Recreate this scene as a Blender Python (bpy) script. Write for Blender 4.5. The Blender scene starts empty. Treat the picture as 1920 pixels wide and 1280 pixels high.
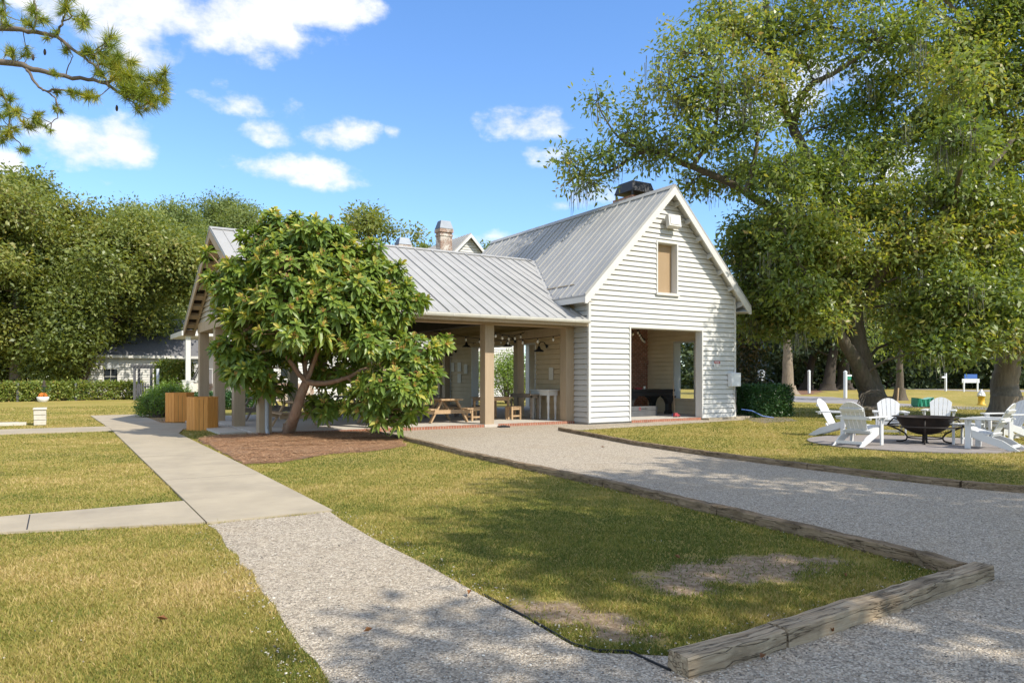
import bpy, math, random
import numpy as np
from mathutils import Vector, Matrix
sc = bpy.context.scene
R = math.radians
# ---------------------------------------------------------------- camera, sky, sun, exposure
CAMH = 1.59; F = 1365.0; HZ = 707.0; YAW = R(31.9)
cam = bpy.data.cameras.new('camera'); cam_o = bpy.data.objects.new('camera', cam); sc.collection.objects.link(cam_o)
cam_o.location = (0, 0, CAMH); cam_o.rotation_euler = (R(90), 0, -YAW)
cam.sensor_width = 36; cam.lens = 36*F/1920; cam.shift_y = (HZ-640)/1920
cam.clip_start = 0.1; cam.clip_end = 3000
sc.camera = cam_o
SUN = Vector((0.42, -1.0, 1.08)).normalized()
sun = bpy.data.lights.new('sun', 'SUN'); sun.energy = 4.0; sun.angle = R(0.5); sun.color = (1.0, 0.93, 0.80)
sun_o = bpy.data.objects.new('sun', sun); sc.collection.objects.link(sun_o)
sun_o.rotation_euler = SUN.to_track_quat('Z', 'Y').to_euler(); sun_o.location = (10, -20, 30)
sc.view_settings.view_transform = 'Standard'; sc.view_settings.look = 'None'
sc.view_settings.exposure = 0.56; sc.view_settings.gamma = 1
try:
    sc.cycles.use_denoising = True; sc.cycles.denoiser = 'OPENIMAGEDENOISE'
except Exception: pass
sc.cycles.max_bounces = 10; sc.cycles.diffuse_bounces = 6; sc.cycles.transparent_max_bounces = 8

YS, YC = math.sin(YAW), math.cos(YAW)
def ray(u, v):
    a = (u-960)/F
    return Vector((YS+a*YC, YC-a*YS, (HZ-v)/F))
def G(u, v, h=0.0):                                     # the ground point that the photo shows at pixel u, v
    r = ray(u, v); t = (h-CAMH)/r.z
    return (r.x*t, r.y*t)
def V(u, v, d):                                          # the point at distance d on the sight line
    r = ray(u, v); return Vector((r.x*d, r.y*d, CAMH+r.z*d))

class NT:
    def __init__(s, nt): s.nt = nt; s.n = nt.nodes; s.l = nt.links
    def node(s, t, **k):
        n = s.n.new(t)
        for a, b in k.items(): setattr(n, a, b)
        return n
    def put(s, sock, v):
        if isinstance(v, bpy.types.NodeSocket): s.l.new(v, sock)
        elif v is not None:
            if isinstance(v, (tuple, list)) and len(v) == 3 and sock.type == 'RGBA': v = (*v, 1)
            sock.default_value = v
    def math(s, op, a, b=None, c=None, clamp=False):
        n = s.node('ShaderNodeMath', operation=op, use_clamp=clamp)
        s.put(n.inputs[0], a); s.put(n.inputs[1], b); s.put(n.inputs[2], c); return n.outputs[0]
    def mix(s, f, a, b, mode='MIX'):
        n = s.node('ShaderNodeMix', data_type='RGBA', blend_type=mode)
        s.put(n.inputs[0], f); s.put(n.inputs[6], a); s.put(n.inputs[7], b); return n.outputs[2]
    def noise(s, vec, scale, detail=4, rough=0.6, dim='3D'):
        n = s.node('ShaderNodeTexNoise'); s.put(n.inputs['Vector'], vec)
        n.inputs['Scale'].default_value = scale; n.inputs['Detail'].default_value = detail; n.inputs['Roughness'].default_value = rough
        return n.outputs['Fac']
    def ramp(s, f, stops):
        n = s.node('ShaderNodeValToRGB'); s.put(n.inputs[0], f); e = n.color_ramp.elements
        while len(e) < len(stops): e.new(0.5)
        for i, (p, c) in enumerate(stops):
            e[i].position = p; e[i].color = (*c, 1) if len(c) == 3 else c
        return n.outputs[0]
    def mrange(s, v, a, b, c=0, d=1, smooth=False):
        n = s.node('ShaderNodeMapRange'); n.interpolation_type = 'SMOOTHSTEP' if smooth else 'LINEAR'
        s.put(n.inputs[0], v)
        for i, q in enumerate((a, b, c, d)): s.put(n.inputs[i+1], q)
        return n.outputs[0]

world = bpy.data.worlds.new('World'); sc.world = world; world.use_nodes = True
W = NT(world.node_tree); bg = W.n['Background']
sky = W.node('ShaderNodeTexSky', sky_type='NISHITA'); sky.sun_disc = False
sky.sun_elevation = math.asin(SUN.z); sky.sun_rotation = math.atan2(SUN.x, SUN.y)
sky.air_density = 1.0; sky.dust_density = 0.0; sky.ozone_density = 2.2
CLOUDS = [(330,20,270,62,1.25),(560,0,150,40,1.2),(270,75,100,58,1.0),(335,72,40,25,.9),(300,112,70,34,.62),(160,268,118,44,1.15),(232,268,62,50,1.25),(14,306,34,30,1.0),
 (640,250,78,24,.95),(560,205,40,20,.62),(450,194,80,20,.56),(510,250,52,20,.66),(988,230,82,30,1.05),(1030,212,36,18,.9),(560,325,120,27,.82),(738,250,18,13,.7),(408,156,22,14,.62),(372,172,30,14,.55),
 (1020,293,66,18,.6),(296,406,48,13,.62),(905,447,80,18,.68),(1046,385,28,15,.66),(1120,368,80,26,.6),(200,341,26,11,.6),(80,12,70,26,.7),(1500,180,200,60,.55),(1640,330,150,40,.5),
 (2300,300,300,60,1.0),(2600,100,400,90,1.1),(-300,250,300,60,1.0),(-700,100,350,90,1.0)]
FILL_CLOUDS = [(200,28,36,19,1.5),(255,42,40,18,1.5),(150,34,26,17,1.4),(300,28,34,16,1.4),(235,72,75,15,1.5),(95,50,34,18,1.4),(350,66,60,14,1.3)]     # unseen clouds added behind the camera as neutral fill light: azimuth, elevation, radii in degrees
tc = W.node('ShaderNodeTexCoord'); sep = W.node('ShaderNodeSeparateXYZ'); W.l.new(tc.outputs['Generated'], sep.inputs[0])
az = W.math('ARCTAN2', sep.outputs[0], sep.outputs[1]); el = W.math('ARCSINE', sep.outputs[2])
cvec = W.node('ShaderNodeCombineXYZ'); W.l.new(az, cvec.inputs[0]); W.l.new(W.math('MULTIPLY', el, 1.5), cvec.inputs[1])
n1 = W.noise(cvec.outputs[0], 11, 9, .6); n2 = W.noise(cvec.outputs[0], 5.0, 3, .5)
field = None
def azel(u, v):
    d = ray(u, v).normalized(); return math.atan2(d.x, d.y), math.asin(d.z)
for (u, v, ru, rv, st) in CLOUDS:
    a0, e0 = azel(u, v); k = 1/max(1, ((u-960)/F)**2+1)
    ra = ru/F*k; re = rv/F*math.sqrt(k)
    q = W.math('ADD', W.math('POWER', W.math('ABSOLUTE', W.math('MULTIPLY_ADD', az, 1/ra, -a0/ra)), 2.0), W.math('POWER', W.math('ABSOLUTE', W.math('MULTIPLY_ADD', el, 1/re, -e0/re)), 2.0))
    q = W.math('MULTIPLY_ADD', q, -st*.62, st)
    field = q if field is None else W.math('MAXIMUM', field, q)
for (A, E_, RA, RE, st) in FILL_CLOUDS:
    A = ((A+180) % 360)-180
    da = W.math('SUBTRACT', W.math('MODULO', W.math('ADD', az, math.pi*3-R(A)), 2*math.pi), math.pi)
    q = W.math('ADD', W.math('POWER', W.math('ABSOLUTE', W.math('DIVIDE', da, R(RA))), 2.0), W.math('POWER', W.math('ABSOLUTE', W.math('MULTIPLY_ADD', el, 1/R(RE), -E_/RE)), 2.0))
    field = W.math('MAXIMUM', field, W.math('MULTIPLY_ADD', q, -st*.62, st))
nn = W.math('MULTIPLY_ADD', n1, 3.5, W.math('MULTIPLY_ADD', n2, .9, -2.25))
cm = W.mrange(W.math('ADD', field, nn), .15, 1.1, 0, 1, True)
hz = W.mrange(sep.outputs[2], 0.0, 0.55, 1, 0)
skyc = W.mix(1.0, sky.outputs[0], W.ramp(sep.outputs[2], [(0.0, (.72,.86,1.0)), (.25, (.80,.97,1.15)), (.6, (.72,1.0,1.3))]), 'MULTIPLY')
shade = W.mix(W.mrange(n1, .35, .7), (4.3, 4.5, 4.9), (5.4, 5.4, 5.4))
final = W.mix(W.math('MULTIPLY', cm, .97), skyc, shade)
W.put(bg.inputs['Color'], final); bg.inputs['Strength'].default_value = 0.15

# ---------------------------------------------------------------- helpers
WL = {}
def setp(o, label=None, cat=None, group=None, kind=None):
    if label: o['label'] = label
    if cat: o['category'] = cat
    if group: o['group'] = group
    if kind: o['kind'] = kind
    return o
def thing(name, label, cat, loc=(0, 0, 0), group=None):
    o = bpy.data.objects.new(name, None); sc.collection.objects.link(o)
    o.location = loc; o.empty_display_size = .2; WL[o.name] = Vector(loc)
    return setp(o, label, cat, group)
def link_mesh(name, me, mat, parent=None, loc=None):
    for m in (mat if isinstance(mat, (list, tuple)) else [mat]): me.materials.append(m)
    o = bpy.data.objects.new(name, me); sc.collection.objects.link(o)
    if parent is not None:
        o.parent = parent; WL[o.name] = Vector(WL[parent.name])
    elif loc is not None:
        o.location = loc; WL[o.name] = Vector(loc)
    return o
class MB:
    def __init__(s): s.v = []; s.f = []; s.m = []; s.sm = []; s.mi = 0; s.smooth = False
    def add(s, vs, fs):
        b = len(s.v); s.v.extend([tuple(v) for v in vs])
        for f in fs:
            s.f.append(tuple(b+i for i in f)); s.m.append(s.mi); s.sm.append(s.smooth)
        return s
    def quad(s, *p): return s.add(p, [tuple(range(len(p)))])
    def box(s, x0, x1, y0, y1, z0, z1):
        v = [(x, y, z) for z in (z0, z1) for y in (y0, y1) for x in (x0, x1)]
        return s.add(v, [(0,2,3,1),(4,5,7,6),(0,1,5,4),(2,6,7,3),(0,4,6,2),(1,3,7,5)])
    def bar(s, p, q, w, h, up=(0, 0, 1), taper=1.0):                     # a rectangular bar from p to q
        p = Vector(p); q = Vector(q); d = (q-p).normalized(); u = Vector(up)
        a = d.cross(u)
        if a.length < 1e-4: a = d.cross(Vector((1, 0, 0)))
        a.normalize(); b = a.cross(d).normalized()
        vs = []
        for c, k in ((p, 1), (q, taper)):
            for (i, j) in ((-1,-1), (1,-1), (1,1), (-1,1)): vs.append(c+a*(w/2*i*k)+b*(h/2*j*k))
        return s.add(vs, [(0,1,2,3),(7,6,5,4),(0,4,5,1),(1,5,6,2),(2,6,7,3),(3,7,4,0)])
    def prism(s, poly, vec):                                             # polygon (3D points) pushed along vec
        n = len(poly); vec = Vector(vec); a = [Vector(p) for p in poly]; b = [p+vec for p in a]
        return s.add(a+b, [tuple(range(n))[::-1], tuple(range(n, 2*n))]+[(i, (i+1) % n, n+(i+1) % n, n+i) for i in range(n)])
    def tube(s, pts, rad, n=8, cap=True, closed=False):
        pts = [Vector(p) for p in pts]; k = len(pts)
        if not hasattr(rad, '__len__'): rad = [rad]*k
        ref = None; vs = []
        for i, p in enumerate(pts):
            d = (pts[(i+1) % k if closed else min(i+1, k-1)]-pts[i-1 if (closed or i > 0) else 0])
            d = d.normalized() if d.length > 1e-9 else Vector((0, 0, 1))
            if ref is None:
                ref = d.cross(Vector((0, 0, 1)))
                if ref.length < .05: ref = d.cross(Vector((1, 0, 0)))
            a = (ref-d*ref.dot(d)).normalized(); ref = a; b = d.cross(a)
            for j in range(n):
                t = 2*math.pi*j/n; vs.append(p+(a*math.cos(t)+b*math.sin(t))*rad[i])
        fs = []
        for i in range(k if closed else k-1):
            for j in range(n):
                i2 = (i+1) % k; fs.append((i*n+j, i*n+(j+1) % n, i2*n+(j+1) % n, i2*n+j))
        if cap and not closed: fs += [tuple(range(n))[::-1], tuple(range((k-1)*n, k*n))]
        return s.add(vs, fs)
    def lathe(s, prof, c=(0, 0, 0), n=32, a0=0):
        vs = []; k = len(prof)
        for (r, z) in prof:
            for j in range(n):
                t = 2*math.pi*j/n+a0; vs.append((c[0]+r*math.cos(t), c[1]+r*math.sin(t), c[2]+z))
        fs = [(i*n+j, i*n+(j+1) % n, (i+1)*n+(j+1) % n, (i+1)*n+j) for i in range(k-1) for j in range(n)]
        return s.add(vs, fs)
    def build(s, name, mat, parent=None, local=False, bevel=0, label=None, cat=None, group=None, kind=None):
        arr = np.array(s.v, dtype=float).reshape(-1, 3); loc = None
        if parent is not None:
            if not local: arr = arr-np.array(WL[parent.name])
        elif not local:
            loc = Vector(((arr[:,0].min()+arr[:,0].max())/2, (arr[:,1].min()+arr[:,1].max())/2, arr[:,2].min())); arr = arr-np.array(loc)
        me = bpy.data.meshes.new(name); me.from_pydata(arr.tolist(), [], s.f)
        me.polygons.foreach_set('material_index', s.m); me.polygons.foreach_set('use_smooth', s.sm); me.update()
        o = link_mesh(name, me, mat, parent, loc)
        if bevel:
            b = o.modifiers.new('bevel', 'BEVEL'); b.width = bevel; b.segments = 2; b.limit_method = 'ANGLE'
        return setp(o, label, cat, group, kind)
def cut(b):                                              # ends one piece: what follows becomes a part of its own
    b.__dict__.setdefault('cuts', []).append((len(b.v), len(b.f)))
def build_parts(b, name, mat, parent, **k):
    cut(b); v0 = f0 = 0; out = []
    for v1, f1 in b.cuts:
        if v1 > v0:
            q = MB(); q.v = b.v[v0:v1]; q.f = [tuple(i-v0 for i in f) for f in b.f[f0:f1]]; q.m = b.m[f0:f1]; q.sm = b.sm[f0:f1]
            out.append(q.build(name, mat, parent, **k))
        v0, f0 = v1, f1
    return out
def np_mesh(name, verts, nface, k, mat, parent=None, loc=None, attrs=None):
    """verts (nface*k, 3): nface separate k-gons"""
    me = bpy.data.meshes.new(name); n = nface*k; v = np.asarray(verts, dtype=np.float32).reshape(-1, 3)
    me.vertices.add(n); me.vertices.foreach_set('co', v.ravel())
    me.loops.add(n); me.loops.foreach_set('vertex_index', np.arange(n, dtype=np.int32))
    me.polygons.add(nface); me.polygons.foreach_set('loop_start', np.arange(0, n, k, dtype=np.int32))
    try: me.polygons.foreach_set('loop_total', np.full(nface, k, dtype=np.int32))
    except Exception: pass
    for a, val in (attrs or {}).items():
        at = me.attributes.new(a, 'FLOAT', 'POINT'); at.data.foreach_set('value', np.asarray(val, dtype=np.float32))
    me.update(calc_edges=True); me.validate()
    return link_mesh(name, me, mat, parent, loc)
def copy_thing(o, loc, rz=None, label=None, group=None, scale=None):
    def rec(s, p):
        c = s.copy(); sc.collection.objects.link(c)
        if p is not None: c.parent = p
        for ch in s.children: rec(ch, c)
        return c
    c = rec(o, None); c.location = loc
    if rz is not None: c.rotation_euler = (0, 0, rz)
    if scale: c.scale = (scale,)*3
    if label: c['label'] = label
    if group: c['group'] = group
    return c

# ---------------------------------------------------------------- materials
def mat(name, c1, c2=None, scale=6, rough=.7, bump=0, bscale=None, metal=0, spec=.4, stretch=None, coords='Object', c3=None, s3=1.0, f3=.5):
    m = bpy.data.materials.new(name); m.use_nodes = True; t = NT(m.node_tree); b = t.n['Principled BSDF']
    b.inputs['Roughness'].default_value = rough; b.inputs['Metallic'].default_value = metal; b.inputs['Specular IOR Level'].default_value = spec
    tcn = t.node('ShaderNodeTexCoord'); v = tcn.outputs[coords]
    if coords == 'Object':
        oi = t.node('ShaderNodeObjectInfo'); ad = t.node('ShaderNodeVectorMath', operation='ADD'); t.l.new(v, ad.inputs[0]); t.l.new(oi.outputs['Location'], ad.inputs[1]); v = ad.outputs[0]
    if stretch:
        mp = t.node('ShaderNodeMapping'); mp.inputs['Scale'].default_value = stretch; t.l.new(v, mp.inputs[0]); v = mp.outputs[0]
    col = c1
    if c2: col = t.mix(t.mrange(t.noise(v, scale, 5, .65), .3, .7), c1, c2)
    if c3: col = t.mix(t.math('MULTIPLY', t.mrange(t.noise(v, s3, 4, .7), .45, .75), f3), col, c3)
    t.put(b.inputs['Base Color'], col)
    if bump:
        bn = t.node('ShaderNodeBump'); bn.inputs['Strength'].default_value = bump; bn.inputs['Distance'].default_value = .02
        t.put(bn.inputs['Height'], t.noise(v, bscale or scale*3, 5, .65)); t.l.new(bn.outputs[0], b.inputs['Normal'])
    m['nt'] = 1
    return m
def leaf_mat(name, stops, trans=.3, rough=.45, spec=.5, tcol=None):
    m = bpy.data.materials.new(name); m.use_nodes = True; t = NT(m.node_tree); b = t.n['Principled BSDF']; out = t.n['Material Output']
    at = t.node('ShaderNodeAttribute', attribute_name='rnd')
    c = t.ramp(at.outputs['Fac'], stops); t.put(b.inputs['Base Color'], c)
    b.inputs['Roughness'].default_value = rough; b.inputs['Specular IOR Level'].default_value = spec
    tr = t.node('ShaderNodeBsdfTranslucent'); t.put(tr.inputs[0], t.mix(1.0, c, tcol or (1.5,1.35,.5), 'MULTIPLY'))
    mx = t.node('ShaderNodeMixShader'); mx.inputs[0].default_value = trans
    t.l.new(b.outputs[0], mx.inputs[1]); t.l.new(tr.outputs[0], mx.inputs[2]); t.l.new(mx.outputs[0], out.inputs[0])
    return m
def brick_mat(name, c1, c2, mortar, paint=None):
    m = bpy.data.materials.new(name); m.use_nodes = True; t = NT(m.node_tree); b = t.n['Principled BSDF']
    ge = t.node('ShaderNodeNewGeometry'); s = t.node('ShaderNodeSeparateXYZ'); t.l.new(ge.outputs['Position'], s.inputs[0])
    cb = t.node('ShaderNodeCombineXYZ'); t.put(cb.inputs[0], t.math('ADD', s.outputs[0], s.outputs[1])); t.put(cb.inputs[1], s.outputs[2])
    br = t.node('ShaderNodeTexBrick'); t.l.new(cb.outputs[0], br.inputs['Vector'])
    t.put(br.inputs['Color1'], c1); t.put(br.inputs['Color2'], c2); t.put(br.inputs['Mortar'], mortar)
    br.inputs['Scale'].default_value = 1; br.inputs['Brick Width'].default_value = .23; br.inputs['Row Height'].default_value = .085; br.inputs['Mortar Size'].default_value = .009
    col = t.mix(t.mrange(t.noise(ge.outputs['Position'], 7, 4), .35, .7, 0, .5), br.outputs[0], (.06,.035,.025))
    if paint: col = t.mix(t.mrange(t.noise(ge.outputs['Position'], 1.6, 5, .75), .45, .6), col, paint)
    t.put(b.inputs['Base Color'], col); b.inputs['Roughness'].default_value = .9
    bn = t.node('ShaderNodeBump'); bn.inputs['Strength'].default_value = .6; bn.inputs['Distance'].default_value = .01; t.put(bn.inputs['Height'], t.math('SUBTRACT', 1.0, br.outputs['Fac'])); t.l.new(bn.outputs[0], b.inputs['Normal'])
    return m
M = {}
M['white'] = mat('white_paint', (.575,.57,.55), (.535,.53,.51), 1.5, .65, c3=(.55,.54,.50), s3=2.5, f3=.25)
M['trim'] = mat('white_trim', (.62,.61,.585), (.57,.56,.535), 2, .55)
M['tan'] = mat('tan_siding', (.58,.455,.29), (.52,.40,.25), 2, .7, c3=(.42,.32,.20), s3=1.1, f3=.35)
M['tan_bright'] = mat('brightened_tan_siding', (.80,.68,.49), (.74,.62,.44), 2, .7, c3=(.62,.50,.34), s3=1.1, f3=.35)  # the tan siding again, its colour brightened to make up for dim light indoors
M['taupe'] = mat('taupe_timber', (.44,.335,.225), (.38,.285,.185), 3, .75, .12, 20, stretch=(6,6,.6), c3=(.29,.22,.145), s3=.8, f3=.4)
M['beige'] = mat('beige_siding', (.50,.45,.37), (.44,.39,.32), 2, .7)
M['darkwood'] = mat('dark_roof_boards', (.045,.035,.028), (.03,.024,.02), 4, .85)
M['roof'] = mat('standing_seam_metal', (.40,.395,.38), (.345,.34,.33), .9, .58, metal=.05, spec=.3, stretch=(1,1,1), c3=(.26,.26,.25), s3=.5, f3=.45)
M['gutter'] = mat('cream_gutter', (.62,.60,.54), (.5,.48,.42), 3, .5)
M['slab'] = mat('concrete_floor', (.56,.52,.46), (.48,.445,.385), 2.5, .8, .1, 40)
M['conc'] = mat('concrete_walk', (.43,.365,.265), (.36,.305,.22), 1.3, .85, .25, 60, c3=(.25,.215,.165), s3=.8, f3=.6)
M['brick'] = brick_mat('brown_brick', (.50,.20,.125), (.36,.15,.10), (.58,.52,.44))
M['oldbrick'] = brick_mat('weathered_brick', (.36,.20,.13), (.24,.13,.085), (.58,.54,.48), (.62,.58,.52))
M['edgebrick'] = mat('red_edge_brick', (.40,.17,.10), (.28,.11,.07), 9, .85, .2, 30)
M['mortar'] = mat('mortar', (.55,.50,.43), (.48,.43,.37), 8, .9)
M['capmetal'] = mat('dark_cap_metal', (.035,.038,.045), (.05,.052,.06), 2, .5, metal=.3)
M['greycap'] = mat('grey_cap_metal', (.12,.14,.17), (.15,.17,.20), 2, .5, metal=.4)
M['board'] = mat('plywood_board', (.36,.255,.15), (.32,.22,.125), 3, .7, stretch=(1,1,.3))
M['cedar'] = mat('orange_cedar', (.80,.36,.085), (.68,.29,.06), 5, .55, .1, 30, stretch=(8,8,.7), c3=(.44,.18,.045), s3=1.5, f3=.35)
M['pine'] = mat('picnic_pine', (.50,.345,.20), (.40,.265,.15), 6, .7, .1, 30, stretch=(2,2,2), c3=(.28,.20,.13), s3=3, f3=.4)
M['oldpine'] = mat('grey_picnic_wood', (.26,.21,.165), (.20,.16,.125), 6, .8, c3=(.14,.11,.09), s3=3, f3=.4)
def timber_mat(name, along, tint):
    m = bpy.data.materials.new(name); m.use_nodes = True; t = NT(m.node_tree); b = t.n['Principled BSDF']
    g = t.node('ShaderNodeNewGeometry'); mp = t.node('ShaderNodeMapping'); mp.inputs['Scale'].default_value = (.5, 8, 8) if along == 'x' else (8, .5, 8); t.l.new(g.outputs['Position'], mp.inputs[0]); v = mp.outputs[0]
    grain = t.noise(v, 4.5, 6, .7); crack = t.noise(v, 2.1, 3, .55); blotch = t.noise(g.outputs['Position'], 2.2, 5, .7)
    c = t.ramp(t.mrange(grain, .3, .7), [(0, (.22,.165,.11)), (.45, (.37,.295,.205)), (1, (.52,.435,.32))])
    c = t.mix(t.mrange(blotch, .5, .72, 0, .75), c, (.12,.095,.065))
    c = t.mix(t.mrange(t.math('ABSOLUTE', t.math('SUBTRACT', crack, .5)), .0, .014, .85, 0), c, (.045,.035,.025)); c = t.mix(1.0, c, tint, 'MULTIPLY')
    t.put(b.inputs['Base Color'], c); b.inputs['Roughness'].default_value = .9; b.inputs['Specular IOR Level'].default_value = .15
    h = t.math('ADD', t.math('MULTIPLY', grain, .6), t.mrange(t.math('ABSOLUTE', t.math('SUBTRACT', crack, .5)), 0, .03, 0, .7))
    bn = t.node('ShaderNodeBump'); bn.inputs['Strength'].default_value = .9; bn.inputs['Distance'].default_value = .015; t.put(bn.inputs['Height'], h); t.l.new(bn.outputs[0], b.inputs['Normal'])
    return m
M['timber'] = timber_mat('weathered_timber', 'x', (.98,.95,.9)); M['timbery'] = timber_mat('weathered_timber_lengthwise', 'y', (.66,.60,.53))
M['chair'] = mat('white_poly_lumber', (.66,.66,.65), (.61,.61,.61), 4, .5)
M['iron'] = mat('black_iron', (.025,.023,.022), (.05,.04,.033), 8, .55, .25, 50, metal=.5)
M['rust'] = mat('dark_rusted_steel', (.018,.016,.015), (.04,.026,.02), 7, .6, .3, 60, metal=.3)
M['black'] = mat('black_paint', (.016,.016,.017), (.025,.025,.026), 5, .4)
M['steel'] = mat('dull_metal_case', (.15,.153,.157), (.11,.113,.117), 3, .45, metal=.4)
M['paper'] = mat('paper_sheet', (.68,.64,.56), (.62,.58,.50), 6, .8)
M['bulb'] = mat('clear_bulb', (.82,.80,.74), None, rough=.15, spec=.6)
M['wire'] = mat('black_cable', (.02,.02,.02), None, rough=.6)
M['plum'] = mat('downspout_paint', (.42,.44,.46), (.36,.38,.40), 3, .5)
M['postwhite'] = mat('white_post_paint', (.74,.76,.78), (.66,.68,.70), 4, .6)
M['sred'] = mat('sign_red', (.36,.05,.06), None, rough=.5)
M['swhite'] = mat('sign_white', (.74,.74,.74), None, rough=.5)
M['blue'] = mat('blue_sign', (.05,.13,.42), (.07,.17,.5), 4, .5)
M['green'] = mat('green_tarp', (.012,.17,.095), (.02,.24,.14), 4, .5, .4, 8)
M['greenlid'] = mat('pale_tarp_top', (.35,.60,.50), (.22,.45,.36), 5, .5)
M['yellow'] = mat('hydrant_yellow', (.68,.42,.03), (.58,.35,.03), 5, .5)
M['silver'] = mat('hydrant_silver', (.62,.62,.60), None, rough=.4, metal=.2)
M['greywood'] = mat('grey_fence_wood', (.10,.10,.11), (.14,.14,.15), 5, .85, stretch=(4,4,1))
M['shingle'] = mat('grey_shingles', (.13,.13,.14), (.17,.17,.18), 6, .9, c3=(.09,.09,.095), s3=1, f3=.5)
M['glass'] = mat('dark_window_glass', (.02,.025,.03), None, rough=.08, spec=.8)
M['door'] = mat('pale_door', (.66,.64,.60), None, rough=.5)
M['terracotta'] = mat('orange_flowers', (.62,.18,.03), (.75,.28,.05), 30, .7)
M['pot'] = mat('white_pot', (.78,.78,.78), (.7,.7,.7), 4, .4)
M['stone'] = mat('pale_masonry', (.60,.57,.50), (.50,.47,.41), 8, .9, .3, 30)
M['bark'] = mat('oak_bark', (.155,.125,.095), (.075,.06,.045), 4, .95, 1.0, 9, stretch=(3,3,.7), c3=(.07,.085,.035), s3=.9, f3=.6)
M['palebark'] = mat('pale_bark', (.33,.27,.205), (.20,.155,.115), 4, .95, 1.0, 9, stretch=(3,3,.7), c3=(.10,.085,.06), s3=1.2, f3=.5)  # lighter bark colour for the pale trunks and some logs
M['loqbark'] = mat('loquat_bark', (.34,.215,.14), (.22,.13,.085), 5, .9, .8, 16, stretch=(2,2,.8), c3=(.42,.35,.27), s3=2, f3=.6)
M['twig'] = mat('grey_twig', (.17,.14,.115), (.11,.09,.07), 6, .9)
M['darkbark'] = mat('dark_bark', (.075,.06,.047), (.045,.036,.03), 3, .95, .8, 8, stretch=(3,3,.7))
M['moss'] = mat('spanish_moss', (.20,.20,.15), (.14,.14,.10), 6, .95)
M['plastic'] = mat('black_edging', (.012,.013,.016), None, rough=.5)
M['asphalt'] = mat('asphalt', (.30,.275,.265), (.25,.235,.23), 3, .9, .2, 50)
M['straw'] = mat('pine_straw_far', (.22,.115,.06), (.15,.08,.045), 3, .95, .5, 12)
M['flower'] = mat('loquat_blossom', (.52,.28,.10), (.42,.20,.07), 25, .8)

OAK = [(0,(.030,.046,.014)),(.35,(.056,.082,.022)),(.65,(.085,.112,.028)),(.85,(.125,.135,.035)),(1,(.17,.13,.045))]
M['oakleaf'] = leaf_mat('oak_leaf', OAK, .28, .38, .6)
M['hickleaf'] = leaf_mat('hickory_leaf', [(0,(.085,.145,.038)),(.35,(.18,.255,.058)),(.65,(.27,.325,.08)),(.88,(.37,.355,.10)),(1,(.46,.34,.15))], .46, .40, .6)
M['liveleaf'] = leaf_mat('live_oak_leaf', [(0,(.09,.13,.036)),(.4,(.18,.23,.058)),(.75,(.27,.30,.075)),(1,(.38,.34,.12))], .44, .42, .5)
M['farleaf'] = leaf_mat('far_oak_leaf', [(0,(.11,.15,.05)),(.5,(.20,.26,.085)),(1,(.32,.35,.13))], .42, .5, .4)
M['woodleaf'] = leaf_mat('wood_leaf', [(0,(.024,.042,.017)),(.5,(.05,.08,.03)),(.85,(.09,.12,.04)),(1,(.14,.15,.055))], .2, .5, .4)
M['loqleaf'] = leaf_mat('loquat_leaf', [(0,(.06,.115,.024)),(.4,(.14,.22,.04)),(.7,(.25,.33,.055)),(.9,(.42,.45,.09)),(1,(.52,.46,.11))], .34, .40, .45)
M['hedgeleaf'] = leaf_mat('hedge_leaf', [(0,(.07,.12,.02)),(.5,(.18,.24,.04)),(.85,(.32,.33,.07)),(1,(.36,.24,.07))], .3, .45, .5)
M['boxleaf'] = leaf_mat('boxwood_leaf', [(0,(.018,.055,.014)),(.6,(.04,.11,.026)),(1,(.09,.18,.045))], .2, .4, .5)
M['bushleaf'] = leaf_mat('bush_leaf', [(0,(.09,.16,.025)),(.6,(.20,.31,.04)),(1,(.38,.44,.08))], .35, .45, .5)
M['magleaf'] = leaf_mat('magnolia_leaf', [(0,(.018,.035,.012)),(.4,(.05,.07,.02)),(.6,(.15,.12,.04)),(.8,(.30,.17,.07)),(1,(.42,.26,.12))], .2, .35, .6)
M['needle'] = leaf_mat('pine_needle', [(0,(.08,.13,.02)),(.5,(.22,.29,.04)),(.8,(.42,.40,.06)),(1,(.55,.34,.07))], .3, .45, .4)
M['blade'] = leaf_mat('grass_blade', [(0,(.11,.145,.03)),(.3,(.23,.24,.05)),(.55,(.36,.31,.085)),(.8,(.49,.38,.15)),(1,(.60,.46,.23))], .3, .6, .2, (1.1,1.05,.6))

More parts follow.
